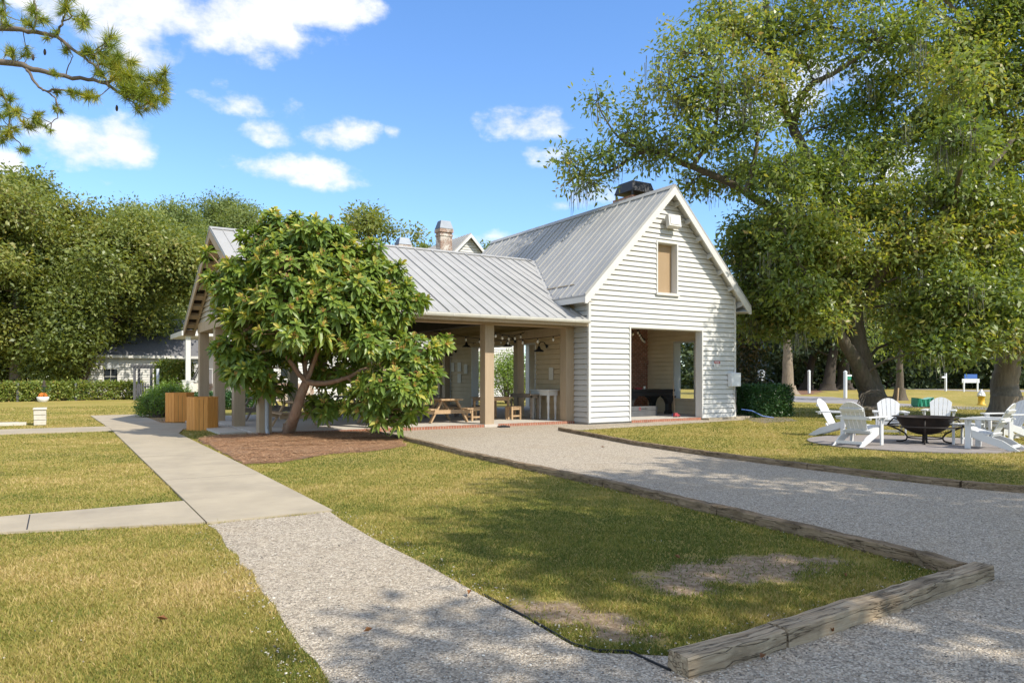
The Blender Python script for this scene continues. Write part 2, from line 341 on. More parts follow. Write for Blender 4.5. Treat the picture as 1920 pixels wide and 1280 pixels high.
WEAR = []                                                                # worn soil on the front lawn: centre, direction, half sizes
for (u0, v0, u1, v1, wd) in ((1195, 1090, 1575, 1045, .42), (960, 1128, 1235, 1196, .30), (1230, 1110, 1330, 1088, .35)):
    A, B_ = Vector(G(u0, v0)), Vector(G(u1, v1)); d_ = (B_-A).normalized(); c_ = (A+B_)/2; WEAR.append((c_.x, c_.y, d_.x, d_.y, (B_-A).length*.52, wd))
def ground_mat(name):
    m = bpy.data.materials.new(name); m.use_nodes = True; t = NT(m.node_tree); b = t.n['Principled BSDF']
    g = t.node('ShaderNodeNewGeometry'); p = g.outputs['Position']
    big = t.noise(p, .22, 4, .6); mid = t.noise(p, 1.6, 5, .7); fine = t.noise(p, 42, 4, .8)
    f = t.math('ADD', t.math('MULTIPLY', big, .9), t.math('ADD', t.math('MULTIPLY', mid, .8), t.math('MULTIPLY', fine, .9)))
    c = t.ramp(t.mrange(f, .85, 1.75), [(0,(.14,.15,.035)),(.35,(.26,.23,.055)),(.6,(.36,.28,.09)),(1,(.46,.34,.15))])
    sp_ = t.node('ShaderNodeSeparateXYZ'); t.l.new(p, sp_.inputs[0]); wm = None
    for (x0, y0, ca, sa, la, lb) in WEAR:
        X = t.math('SUBTRACT', sp_.outputs[0], x0); Y = t.math('SUBTRACT', sp_.outputs[1], y0)
        q = t.math('ADD', t.math('POWER', t.math('ABSOLUTE', t.math('ADD', t.math('MULTIPLY', X, ca/la), t.math('MULTIPLY', Y, sa/la))), 2.0), t.math('POWER', t.math('ABSOLUTE', t.math('ADD', t.math('MULTIPLY', X, -sa/lb), t.math('MULTIPLY', Y, ca/lb))), 2.0))
        q = t.math('EXPONENT', t.math('MULTIPLY', q, -1.0)); wm = q if wm is None else t.math('MAXIMUM', wm, q)
    wm = t.mrange(t.math('ADD', wm, t.math('MULTIPLY_ADD', t.noise(p, 5, 6, .7), 1.3, -.65)), .28, .62, 0, 1, True)
    soil = t.ramp(t.mrange(t.noise(p, 16, 7, .8), .3, .72), [(0,(.11,.075,.045)),(.45,(.28,.20,.125)),(.75,(.42,.325,.225)),(1,(.62,.55,.45))])
    c = t.mix(wm, c, soil)
    t.put(b.inputs['Base Color'], c); b.inputs['Roughness'].default_value = .95; b.inputs['Specular IOR Level'].default_value = .1
    bn = t.node('ShaderNodeBump'); bn.inputs['Strength'].default_value = .7; bn.inputs['Distance'].default_value = .03; t.put(bn.inputs['Height'], fine); t.l.new(bn.outputs[0], b.inputs['Normal'])
    return m
def gravel_mat(name):
    m = bpy.data.materials.new(name); m.use_nodes = True; t = NT(m.node_tree); b = t.n['Principled BSDF']
    g = t.node('ShaderNodeNewGeometry'); p = g.outputs['Position']
    vo = t.node('ShaderNodeTexVoronoi'); t.l.new(p, vo.inputs['Vector']); vo.inputs['Scale'].default_value = 75
    v2 = t.node('ShaderNodeTexVoronoi'); t.l.new(p, v2.inputs['Vector']); v2.inputs['Scale'].default_value = 40
    s = t.node('ShaderNodeSeparateColor'); t.l.new(vo.outputs['Color'], s.inputs[0])
    s2 = t.node('ShaderNodeSeparateColor'); t.l.new(v2.outputs['Color'], s2.inputs[0])
    c = t.ramp(s.outputs[0], [(0,(.15,.14,.13)),(.22,(.30,.285,.265)),(.55,(.47,.45,.42)),(.85,(.60,.58,.55)),(1,(.74,.73,.71))])
    c2 = t.ramp(s2.outputs[0], [(0,(.12,.11,.10)),(.3,(.36,.34,.31)),(.8,(.54,.52,.48)),(1,(.70,.69,.67))])
    c = t.mix(.35, c, c2)
    c = t.mix(t.mrange(vo.outputs['Distance'], .45, .8, 0, .55), c, (.10,.095,.09))
    c = t.mix(t.mrange(t.noise(p, .7, 5, .7), .5, .75, 0, .45), c, (.34,.30,.24))
    t.put(b.inputs['Base Color'], t.mix(1.0, c, (1.09,.97,.80), 'MULTIPLY')); b.inputs['Roughness'].default_value = .9; b.inputs['Specular IOR Level'].default_value = .2
    h = t.math('ADD', t.math('MULTIPLY', vo.outputs['Distance'], -1.0), t.math('MULTIPLY', t.noise(p, 8, 4, .7), 1.2))
    bn = t.node('ShaderNodeBump'); bn.inputs['Strength'].default_value = .9; bn.inputs['Distance'].default_value = .012; t.put(bn.inputs['Height'], h); t.l.new(bn.outputs[0], b.inputs['Normal'])
    return m
def mulch_mat(name):
    m = bpy.data.materials.new(name); m.use_nodes = True; t = NT(m.node_tree); b = t.n['Principled BSDF']
    g = t.node('ShaderNodeNewGeometry'); p = g.outputs['Position']
    mp = t.node('ShaderNodeMapping'); mp.inputs['Scale'].default_value = (1, 3, 1); mp.inputs['Rotation'].default_value = (0, 0, .6); t.l.new(p, mp.inputs[0])
    c = t.ramp(t.mrange(t.noise(mp.outputs[0], 16, 6, .75), .3, .72), [(0,(.14,.075,.042)),(.4,(.34,.19,.10)),(.7,(.48,.29,.165)),(1,(.62,.43,.28))])
    c = t.mix(t.mrange(t.noise(p, 1.4, 4, .6), .5, .7, 0, .6), c, (.30,.235,.18))
    t.put(b.inputs['Base Color'], c); b.inputs['Roughness'].default_value = .95
    bn = t.node('ShaderNodeBump'); bn.inputs['Strength'].default_value = 1; bn.inputs['Distance'].default_value = .04; t.put(bn.inputs['Height'], t.noise(mp.outputs[0], 22, 6, .8)); t.l.new(bn.outputs[0], b.inputs['Normal'])
    return m
def dirt_mat(name):
    m = bpy.data.materials.new(name); m.use_nodes = True; t = NT(m.node_tree); b = t.n['Principled BSDF']
    g = t.node('ShaderNodeNewGeometry'); p = g.outputs['Position']
    c = t.ramp(t.mrange(t.noise(p, 14, 7, .8), .3, .7), [(0,(.07,.055,.04)),(.5,(.19,.155,.115)),(.8,(.31,.27,.215)),(1,(.55,.52,.47))])
    t.put(b.inputs['Base Color'], c); b.inputs['Roughness'].default_value = .95
    bn = t.node('ShaderNodeBump'); bn.inputs['Strength'].default_value = .8; bn.inputs['Distance'].default_value = .02; t.put(bn.inputs['Height'], t.noise(p, 40, 5, .8)); t.l.new(bn.outputs[0], b.inputs['Normal'])
    return m
def patio_mat(name):
    m = bpy.data.materials.new(name); m.use_nodes = True; t = NT(m.node_tree); b = t.n['Principled BSDF']
    g = t.node('ShaderNodeNewGeometry'); p = g.outputs['Position']
    br = t.node('ShaderNodeTexBrick'); t.l.new(p, br.inputs['Vector']); br.inputs['Scale'].default_value = 1; br.inputs['Brick Width'].default_value = .3; br.inputs['Row Height'].default_value = .3; br.inputs['Mortar Size'].default_value = .006
    t.put(br.inputs['Color1'], (.30,.265,.245)); t.put(br.inputs['Color2'], (.24,.215,.20)); t.put(br.inputs['Mortar'], (.15,.13,.12))
    t.put(b.inputs['Base Color'], t.mix(t.mrange(t.noise(p, 3, 5, .7), .35, .7, 0, .5), br.outputs[0], (.19,.165,.15))); b.inputs['Roughness'].default_value = .9
    return m
M['lawn'] = ground_mat('lawn'); M['gravel'] = gravel_mat('gravel'); M['mulch'] = mulch_mat('pine_straw'); M['dirt'] = dirt_mat('bare_dirt'); M['patio'] = patio_mat('patio_pavers')
# ---------------------------------------------------------------- ground, paths
def sheet(name, poly, z, m, kind='structure', thick=0, label=None):
    b = MB()
    if thick: b.prism([(x, y, z-thick) for x, y in poly], (0, 0, thick))
    else: b.quad(*[(x, y, z) for x, y in poly])
    return b.build(name, m, kind=kind, label=label)
def rough_poly(poly, amp, seed, step=.25, closed=True):
    rng = random.Random(seed); out = []
    for i, p in enumerate(poly):
        if not closed and i == len(poly)-1: out.append(p); break
        q = poly[(i+1) % len(poly)]; L = math.dist(p, q); n = max(1, int(L/step))
        for k in range(n):
            t = k/n; out.append((p[0]+(q[0]-p[0])*t+rng.uniform(-amp, amp), p[1]+(q[1]-p[1])*t+rng.uniform(-amp, amp)))
    return out
g = MB(); g.quad((-900,-300,0), (900,-300,0), (900,900,0), (-900,900,0)); g.build('ground', M['lawn'], kind='structure')
PX0, PX1 = 1.34, 2.78
path_poly = [(1.36, 8.42), (2.74, 8.42), (2.80, 13.4), (2.84, 22.2), (3.2, 24.0), (4.0, 24.3), (4.0, 26.6), (3.0, 27.6), (2.9, 33.0), (5.5, 33.2), (5.5, 34.6), (1.1, 34.4), (1.34, 25.0), (1.36, 10.1)]
sheet('path', path_poly, .028, M['conc'], thick=.1)
walk1 = [(-14, 9.5), (-.5, 10.0), (1.345, 10.05), (1.345, 8.44), (-.45, 8.98), (-14, 8.4)]
walk2 = [(-20, 27.4), (1.31, 26.6), (1.33, 24.4), (-20, 24.9)]
walk3 = [(-20, 33.2), (-1.2, 31.0), (-1.2, 30.4), (-20, 32.0)]
sheet('path', walk1, .026, M['conc'], thick=.1); sheet('path', walk2, .026, M['conc'], thick=.1); sheet('path', walk3, .022, M['conc'], thick=.1)
jb = MB()                                                                # the cut joints of the walks
for y in (12.2, 16.0, 19.8, 23.6): jb.box(1.37, 2.78, y-.006, y+.006, .0281, .0285)
for x in (-.28, -2.3, -4.3): jb.box(x-.006, x+.006, 8.99, 9.96, .0261, .0266)
jb.build('path', M['wire'], kind='structure')
T0 = [G(683,805), G(790,832), G(900,861), G(1010,884), G(1120,908), G(1280,948), G(1455,990), G(1640,1032), (6.10, 3.02)]
U0 = [G(1050,807), G(1200,836), G(1330,855), G(1470,873), G(1640,897), G(1800,914), G(1925,919), (12.4, 3.2)]
gravel_poly = rough_poly([(2.74, 8.40), (1.38, 8.40), (1.30, 5.5), (1.18, 3.7), (.7, 1.6), (.2,-6), (26,-6), (26, 2.9), (12.4, 3.2)], .03, 1, .3, False) \
  + [U0[i] for i in (6,5,4,3,2,1,0)] + rough_poly([G(1050,805), G(1095,806), G(1240,797), G(1400,787), (23.6, 20.9), (23.6, 20.65), (15.1, 20.65)], .05, 2, .4, False) + [(15.1, 20.9), (8.0, 20.9)] + [(x, y) for x, y in T0[:-1]] \
  + [(6.10, 3.02), (3.02, 2.98)] + [G(1200,1228), G(1120,1225), G(1075,1212)] + [G(985,1160), G(905,1118), G(800,1060), G(700,1010), G(640,975)]
sheet('gravel', gravel_poly, .006, M['gravel'])
mulch_poly = rough_poly([G(372,826), (2.86, 13.9), G(520,868), G(620,852), G(700,846), G(762,836), G(752,824), G(690,808), (7.9, 20.55), (4.3, 20.6), (3.6, 20.9)], .06, 3, .3)
# the pine straw bed is mounded towards the tree
def mound(name, poly, h, m, c, kind='structure', z=.01):
    xs = [p[0] for p in poly]; ys = [p[1] for p in poly]
    import bmesh
    bm = bmesh.new(); rng = random.Random(5)
    vs = [bm.verts.new((x, y, z)) for x, y in poly]; f = bm.faces.new(vs)
    bmesh.ops.triangulate(bm, faces=[f])
    for _ in range(5): bmesh.ops.subdivide_edges(bm, edges=[e for e in bm.edges if e.calc_length() > .3], cuts=1)
    for v in bm.verts:
        if not v.is_boundary:
            d = math.hypot(v.co.x-c[0], v.co.y-c[1]); v.co.z += h*math.exp(-(d/2.2)**2)+rng.uniform(0, .03)
    me = bpy.data.meshes.new(name); bm.to_mesh(me); bm.free()
    for p in me.polygons: p.use_smooth = True
    return setp(link_mesh(name, me, m), kind=kind)
mound('mulch_bed', mulch_poly, .05, M['mulch'], (5.1, 19.2))
sheet('mulch_bed', rough_poly([G(258,783), G(300,798), G(345,800), (4.2, 25.8), (4.4, 33.0), (3.1, 33.0)], .06, 8, .3), .012, M['mulch'])
sheet('mulch_bed', rough_poly([G(1380,782), G(1460,780), G(1500,789), G(1430,793)], .1, 9, .5), .008, M['dirt'])
sheet('dirt_patch', rough_poly([G(1740,790), G(1850,783), G(1990,790), G(1990,808), G(1800,800)], .15, 31, .5), .005, M['dirt'])
sheet('road', [G(1380,741), G(1455,741), G(1560,744), G(1669,755), G(1745,759.5), G(1870,764), G(1990,768), G(2200,775), G(2200,784), G(1990,774), G(1870,769), G(1745,765), G(1669,762), G(1620,758), G(1455,752), G(1380,752)], .006, M['asphalt'])
sheet('road', [G(1560,731), G(1660,727), G(1760,729), G(1830,731), G(1960,731), G(2300,733), G(2300,735), G(1960,735), G(1840,734), G(1760,731), G(1660,729)], .006, M['asphalt'])
sheet('straw_ground', rough_poly([G(1385,738), G(1450,742), G(1500,740), G(1530,738), G(1560,731), G(1640,726), G(1640,722), G(1300,720)], .6, 41, 2), .004, M['straw'])
pc = (17.35, 9.75); pr = 2.32
pt = MB(); pt.lathe([(pr, -.05), (pr, .03), (0.001, .03)], (*pc, 0), 56); pt.build('patio', M['patio'], kind='structure')
b = MB(); b.prism([(20.35+.05, 19.0, .0), (24.0, 19.3, .0), (24.0, 19.9, .0), (22.3, 20.4, 0), (20.4, 20.6, 0)], (0, 0, .075)); b.build('concrete_apron', M['conc'], kind='structure')
b = MB(); b.box(3.75, 4.45, 21.2, 30.3, 0, .07); b.build('concrete_apron', M['slab'], kind='structure')

# ---------------------------------------------------------------- the pavilion
S = .09                                                                  # floor level
BX = thing('picnic_pavilion', 'white clapboard pavilion with steep grey metal roof and open timber wing', 'pavilion', (9.6, 25.1, 0))
WX0, WX1, WY0, WY1, CXB = 15.07, 22.15, 19.33, 31.35, 18.61
SL = 1.03; RZ = 8.33+S; EZ = 4.20+S
def groof(x): return RZ-SL*abs(x-CXB)                                    # top of the steep roof
PS = .497; PEZ = 3.45+S; PRZ = 6.34+S; PRY = 25.14; PY1 = 2*PRY-WY0
def proof(y): return PRZ-PS*abs(y-PRY)
def siding(b, O, U, N, z0, z1, span, holes=(), exp=.18, lap=.038, gap=.027):
    O = Vector((*O, 0)); U = Vector((*U, 0)); N = Vector((*N, 0))
    P = lambda a, z, o: O+U*a+N*o+Vector((0, 0, z))
    n = int(math.ceil((z1-z0)/exp-1e-6))
    for i in range(n):
        za = z0+i*exp; zb = min(za+exp, z1)
        cuts = sorted({za, zb} | {h for H in holes for h in H[2:] if za < h < zb})
        for c, d in zip(cuts, cuts[1:]):
            off = lambda z: .004+lap*(1-(z-za)/exp)
            m = (c+d)/2; ac, bc = span(c); ad, bd = span(d)
            if bc <= ac: continue
            if bd < ad: ad = bd = (ad+bd)/2
            iv = [(None, None)]; hs = sorted(H for H in holes if H[2] < m < H[3])
            segs = []; cur = None
            for H in hs: segs.append((cur, H[0])); cur = H[1]
            segs.append((cur, None))
            for l, r in segs:
                a1 = ac if l is None else max(ac, l); a2 = ad if l is None else max(ad, l)
                b1 = bc if r is None else min(bc, r); b2 = bd if r is None else min(bd, r)
                if b1-a1 < .005: continue
                top = d == zb and d-c > gap*2; e_ = d-gap if top else d
                b.quad(P(a1, c, off(c)), P(b1, c, off(c)), P(b2, e_, off(d)), P(a2, e_, off(d)))
                b.quad(P(a1, c, -.03), P(b1, c, -.03), P(b1, c, off(c)), P(a1, c, off(c)))
                if top:
                    b.quad(P(a2, e_, off(d)), P(b2, e_, off(d)), P(b2, e_, -.03), P(a2, e_, -.03)); b.quad(P(a2, e_, -.03), P(b2, e_, -.03), P(b2, d, -.03), P(a2, d, -.03))
def wall_span(z):                                                        # gable outline under the steep roof
    lim = (RZ-.16-z)/SL; h = (WX1-WX0)/2
    return (CXB-min(h, lim), CXB+min(h, lim))
DOOR = (16.87, 20.35, -.5+S, 3.23+S); WIN = (18.13, 19.07, 4.52+S, 6.32+S)
b = MB(); siding(b, (0, WY0), (1, 0), (0, -1), S-.02, RZ, wall_span, [DOOR, WIN]); b.build('front_wall', M['white'], BX)
b = MB(); siding(b, (0, WY0+.27), (1, 0), (0, 1), S, RZ-.4, wall_span, [DOOR, WIN], lap=.02); b.build('inner_wall', M['tan_bright'], BX)
b = MB(); siding(b, (0, WY1), (1, 0), (0, 1), S, RZ, wall_span, [DOOR]); b.build('rear_wall', M['white'], BX)
b = MB(); siding(b, (0, WY1-.27), (1, 0), (0, -1), S, RZ-.4, wall_span, [DOOR], lap=.02); b.build('inner_wall', M['tan_bright'], BX)
RW = (21.15, 22.25, .62+S, 2.92+S); RW2 = (27.2, 30.0, .0, 2.92+S)
side = lambda z: (WY0, WY1)
b = MB(); siding(b, (WX1, 0), (0, 1), (1, 0), S-.02, groof(WX1)-.1, side, [RW, RW2]); b.build('side_wall', M['white'], BX)
b = MB(); siding(b, (WX1-.27, 0), (0, 1), (-1, 0), S, groof(WX1)+.15, lambda z: (WY0+.27, WY1-.27), [RW, RW2], lap=.03); b.build('inner_wall', M['tan_bright'], BX)
LW = (22.55, 27.4, -.5, 2.74+S); LW2 = (29.45, 30.6, -.5, 2.74+S)
b = MB(); siding(b, (WX0, 0), (0, 1), (-1, 0), S-.02, groof(WX0)-.12, lambda z: (WY0, 20.13)); b.build('side_wall', M['white'], BX)
b = MB(); siding(b, (WX0, 0), (0, 1), (-1, 0), S, groof(WX0)+.02, lambda z: (20.13, WY1-.3), [LW, LW2], lap=.03); b.build('inner_wall', M['tan'], BX)
b = MB(); siding(b, (WX0+.27, 0), (0, 1), (1, 0), S, groof(WX0)+.1, lambda z: (WY0+.27, WY1-.27), [LW, LW2], lap=.02); b.build('inner_wall', M['tan_bright'], BX)
# reveals, casings, corner boards
t = 0.27
b = MB()
for (h, floor) in ((DOOR, 0), (WIN, 1)):
    x0, x1, z0, z1 = h; z0 = max(z0, S-.02)
    b.box(x0, x0+.02, WY0-.002, WY0+t, z0, z1); b.box(x1-.02, x1, WY0-.002, WY0+t, z0, z1); b.box(x0+.02, x1-.02, WY0-.002, WY0+t, z1-.02, z1)
    if floor: b.box(x0+.02, x1-.02, WY0-.002, WY0+t, z0, z0+.02)
    w = .055
    b.box(x0-w, x0+.004, WY0-.05, WY0-.002, z0, z1+w); b.box(x1-.004, x1+w, WY0-.05, WY0-.002, z0, z1+w); b.box(x0+.004, x1-.004, WY0-.05, WY0-.002, z1-.003, z1+w); cut(b)
build_parts(b, 'casing', M['trim'], BX)
wn = MB(); wn.box(WIN[0]+.03, WIN[1]-.03, WY0+.22, WY0+.25, WIN[2]+.03, WIN[3]-.03); wn = wn.build('loft_window', M['board'], BX)
b = MB(); b.box(WIN[0]-.09, WIN[1]+.09, WY0-.10, WY0-.002, WIN[2]-.09, WIN[2]); b.build('sill', M['trim'], wn)
b = MB()
b.box(WX0-.045, WX0+.05, WY0-.042, WY0+.05, S-.03, groof(WX0)-.12); cut(b); b.box(WX1-.05, WX1+.045, WY0-.042, WY0+.05, S-.03, groof(WX1)-.12)
build_parts(b, 'corner_board', M['trim'], BX)
b = MB()
for (y0, y1, z0, z1) in ((LW[0], LW[1], S, LW[3]), (LW2[0], LW2[1], S, LW2[3])):
    b.box(WX0-.04, WX0+t+.02, y0-.04, y0, z0, z1+.04); b.box(WX0-.04, WX0+t+.02, y1, y1+.04, z0, z1+.04); b.box(WX0-.04, WX0+t+.02, y0, y1, z1, z1+.04); cut(b)
for (y0, y1, z0, z1) in (RW, RW2):
    b.box(WX1-t-.04, WX1+.05, y0-.06, y0, z0, z1+.06); b.box(WX1-t-.04, WX1+.05, y1, y1+.06, z0, z1+.06); b.box(WX1-t-.04, WX1+.05, y0, y1, z1, z1+.06); cut(b)
x0, x1, z1 = DOOR[0], DOOR[1], DOOR[3]
b.box(x0-.04, x0, WY1-t-.03, WY1+.03, S, z1); b.box(x1, x1+.04, WY1-t-.03, WY1+.03, S, z1); b.box(x0-.04, x1+.04, WY1-t-.03, WY1+.03, z1, z1+.04)
build_parts(b, 'casing', M['trim'], BX)
# floor with brick edge
b = MB(); b.box(4.5, WX0, 20.16, PY1-.75, 0, S); b.box(WX0+.002, WX1-.02, WY0+.06, WY1-.02, 0, S+.002); b.build('floor', M['slab'], BX)
b = MB(); mo = MB(); rng = random.Random(2)
def brick_row(x0, x1, y, n=None):
    n = int((x1-x0)/.09); p = (x1-x0)/n
    for i in range(n):
        z = rng.uniform(-.003, .003); q = rng.uniform(-.004, .004)
        b.box(x0+i*p+.008, x0+(i+1)*p-.008, y-.10+q, y, -.03, S+.004+z)
    mo.box(x0, x1, y-.092, y-.001, -.03, S-.004); cut(b); cut(mo)
brick_row(4.5, 11.45, 20.16); brick_row(11.95, 15.02, 20.16); brick_row(16.9, 20.3, 19.38)
build_parts(b, 'brick_edge', M['edgebrick'], BX); mo.box(11.45, 11.95, 20.03, 20.159, -.03, S); build_parts(mo, 'brick_joint', M['mortar'], BX)
# posts and beams
py = 20.13; BZ0, BZ1 = 3.19+S, 3.55+S
def post(x, y, w=.34, z1=BZ0, z0=0.0):
    p = MB(); p.box(x, x+w, y, y+w, z0, z1); return p.build('post', M['taupe'], BX, bevel=.012)
for x in (4.55, 7.95, 11.52): post(x, py)
post(14.70, py, .345)
for y in (23.42, 26.62, 29.82): post(4.55, y)
for x in (7.95, 11.52, 14.68): post(x, 29.82)
post(WX0-.32, 23.3, .30, 2.95+S, S); post(10.0, 25.0, .24, 3.3+S, S); post(WX0-.30, 29.46, .28, 3.3+S, S)
def beam(x0, x1, y0, y1, z0=BZ0, z1=BZ1, m='taupe'):
    p = MB(); p.box(x0, x1, y0, y1, z0, z1); return p.build('beam', M[m], BX, bevel=.01)
beam(4.53, WX0-.035, py-.02, py+.36); beam(4.53, WX0-.035, 29.80, 30.18)
beam(4.53, 4.91, py+.361, 29.799); beam(WX0-.33, WX0-.036, py+.361, 29.8, 2.95+S, 3.25+S)
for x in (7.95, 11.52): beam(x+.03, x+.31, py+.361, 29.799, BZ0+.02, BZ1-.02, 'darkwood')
# wing roof
def vx(z): return CXB-(RZ-z)/SL
TH = .05
def front_poly(dz=0, mir=False):
    Y = (lambda y: 2*PRY-y) if mir else (lambda y: y)
    yv = WY0+(EZ-PEZ)/PS
    return [(4.12, Y(WY0-.05), proof(WY0-.05)+dz), (WX0-.04, Y(WY0-.05), proof(WY0-.05)+dz), (WX0-.04, Y(yv), EZ+dz), (vx(EZ)+.02, Y(yv), EZ+dz), (vx(PRZ)+.02, PRY, PRZ+dz), (4.12, PRY, PRZ+dz)]
b = MB()
for mir in (False, True):
    b.prism(front_poly(-TH, mir), (0, 0, TH))
    Y = (lambda y: 2*PRY-y) if mir else (lambda y: y)
    x = 4.12+.03; k = 0
    while x < 16.5:
        big = k % 2 == 0; w, h = (.03, .045) if big else (.02, .018)
        if x < vx(EZ): lo, hi = WY0-.05, PRY-.06
        else:
            zv = RZ-SL*(CXB-x); lo, hi = PRY-(PRZ-zv)/PS+.06, PRY-.06
            if x < WX0-.06: b.bar((x, Y(WY0-.05), proof(WY0-.05)+h/2), (x, Y(WY0+.7), proof(WY0+.7)+h/2), w, h)
        if hi-lo > .15: b.bar((x, Y(lo), proof(lo)+h/2), (x, Y(hi), proof(hi)+h/2), w, h)
        x += .355; k += 1
    b.bar((4.12, Y(PRY-.09), proof(PRY-.09)+.03), (16.5, Y(PRY-.09), proof(PRY-.09)+.03), .2, .02, up=(0, -PS if not mir else PS, 1))
b.build('roof', M['roof'], BX)
b = MB()
for mir in (False, True):
    Y = (lambda y: 2*PRY-y) if mir else (lambda y: y)
    p = [(4.16, Y(WY0+.02), proof(WY0)-TH-.03), (WX0-.05, Y(WY0+.02), proof(WY0)-TH-.03), (WX0-.05, PRY, PRZ-TH-.03), (4.16, PRY, PRZ-TH-.03)]
    b.prism(p, (0, 0, .025))
    x = 4.9
    while x < 15:
        b.bar((x, Y(WY0+.06), proof(WY0+.06)-TH-.12), (x, Y(PRY-.02), PRZ-TH-.14), .05, .16); x += .61
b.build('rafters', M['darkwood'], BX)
b = MB()                                                                 # rake boards and lookouts of the left gable
for mir in (False, True):
    Y = (lambda y: 2*PRY-y) if mir else (lambda y: y)
    for (x0, x1, dz, h) in ((4.13, 4.18, -.075, .26), (4.50, 4.55, -.11, .22)):
        b.prism([(x0, Y(WY0-.02), proof(WY0-.02)+dz), (x0, PRY, PRZ+dz), (x0, PRY, PRZ+dz-h), (x0, Y(WY0-.02), proof(WY0-.02)+dz-h)], (x1-x0, 0, 0)); cut(b)
    y = WY0+.5
    while y < PRY-.3:
        b.bar((4.18, Y(y), proof(y)-.19), (4.50, Y(y), proof(y)-.19), .28, .12, up=(0, -PS, 1) if not mir else (0, PS, 1)); cut(b); y += .62
    b.box(4.18, 4.53, Y(WY0+.05)-.03, Y(WY0+.05)+.03, proof(WY0)-.34, proof(WY0)-.1); cut(b)
build_parts(b, 'rake_board', M['taupe'], BX)
b = MB()
siding(b, (4.6, 0), (0, 1), (-1, 0), BZ1, PRZ-.1, lambda z: (PRY-(PRZ-.14-z)/PS, PRY+(PRZ-.14-z)/PS), [(22.9, 23.7, 4.1+S, 4.7+S)]); b.build('gable_wall', M['beige'], BX)
b = MB(); b.box(4.52, 4.7, 22.9, 23.7, 4.0+S, 4.1+S); b.box(4.72, 4.74, 22.85, 23.75, 4.05+S, 4.75+S); b.build('gable_vent', M['taupe'], BX)
b = MB()                                                                 # gutter along the wing's front eave
gy, gz = WY0-.05, proof(WY0-.05)
prof = [(-.13, -.01), (-.13, -.045), (-.105, -.10), (-.02, -.115), (0, -.115), (0, -.03), (-.01, -.03), (-.01, -.10), (-.095, -.09), (-.115, -.05), (-.115, -.01)]
b.prism([(4.1, gy+y, gz-.02+z) for y, z in prof], (WX0-.06-4.1, 0, 0)); g_o = b.build('gutter', M['gutter'], BX)
b = MB()
x = 4.5
while x < 15: b.box(x, x+.02, gy-.137, gy, gz-.035, gz-.027); b.box(x, x+.02, gy-.137, gy-.131, gz-.10, gz-.027); cut(b); x += .9
build_parts(b, 'hanger', M['trim'], g_o)
b = MB(); b.tube([(4.78, 19.24, 3.3), (4.78, 19.30, 3.12), (4.74, 20.0, 2.85), (4.74, 20.06, 2.7), (4.74, 20.06, .22), (4.74, 19.98, .10), (4.74, 19.9, .06)], .055, 8); b.build('downspout', M['plum'], BX)
b = MB(); b.box(4.1, WX0-.05, WY0-.02, WY0+.03, 3.2+S, proof(WY0)-.06); b.build('fascia', M['taupe'], BX)
# steep roof
FY, BY = WY0-.42, WY1+.42; EX = CXB-(RZ-EZ)/SL
def sp(poly, dz, mir):
    return [((2*CXB-x) if mir else x, y, z+dz) for x, y, z in poly]
yv0 = WY0+(EZ-PEZ)/PS; yv1 = 2*PRY-yv0
left = [(EX, FY, EZ), (EX, yv0, EZ), (vx(PRZ), PRY, PRZ), (EX, yv1, EZ), (EX, BY, EZ), (CXB, BY, RZ), (CXB, FY, RZ)]
right = [(EX, FY, EZ), (EX, BY, EZ), (CXB, BY, RZ), (CXB, FY, RZ)]
b = MB()
b.prism(sp(left, -TH, False), (0, 0, TH)); b.prism(sp(right, -TH, True), (0, 0, TH))
y = FY+.03; k = 0
while y < BY:
    big = k % 2 == 0; w, h = (.035, .05) if big else (.02, .02)
    for mir in (False, True):
        lo = EX
        if not mir and yv0 < y < yv1: lo = vx(proof(y))+.05
        X = (lambda x: 2*CXB-x) if mir else (lambda x: x)
        b.bar((X(lo), y, groof(lo)+h/2), (X(CXB-.06), y, groof(CXB-.06)+h/2), w, h)
    y += .36; k += 1
for s in (-1, 1): b.bar((CXB+s*.09, FY, RZ-.05), (CXB+s*.09, BY, RZ-.05), .24, .025, up=(s*SL, 0, 1))
# valley flashing
for mir in (0, 1):
    Y = (lambda q: 2*PRY-q) if mir else (lambda q: q)
    b.bar((EX-.02, Y(yv0), EZ+.015), (vx(PRZ), PRY, PRZ+.015), .16, .012)
b.build('roof', M['roof'], BX)
b = MB()
b.prism([(x, y, z-TH-.025) for x, y, z in [(EX+.04, FY+.04, EZ+.04), (EX+.04, BY-.04, EZ+.04), (CXB, BY-.04, RZ), (CXB, FY+.04, RZ)]], (0, 0, .02)); cut(b)
b.prism([(2*CXB-x, y, z-TH-.025) for x, y, z in [(EX+.04, FY+.04, EZ+.04), (EX+.04, BY-.04, EZ+.04), (CXB, BY-.04, RZ), (CXB, FY+.04, RZ)]], (0, 0, .02))
build_parts(b, 'soffit', M['trim'], BX)
b = MB()
for mir in (False, True):
    for fy in (FY+.002, BY-.052):
        p = [(EX-.01, fy, EZ-.015-TH), (CXB, fy, RZ-TH-.005), (CXB, fy, RZ-.34), (EX-.01+.10, fy, EZ-.28), (EX-.01, fy, EZ-.28)]
        b.prism([((2*CXB-x) if mir else x, y, z) for x, y, z in p], (0, .05, 0)); cut(b)
build_parts(b, 'rake_board', M['trim'], BX)
b = MB()
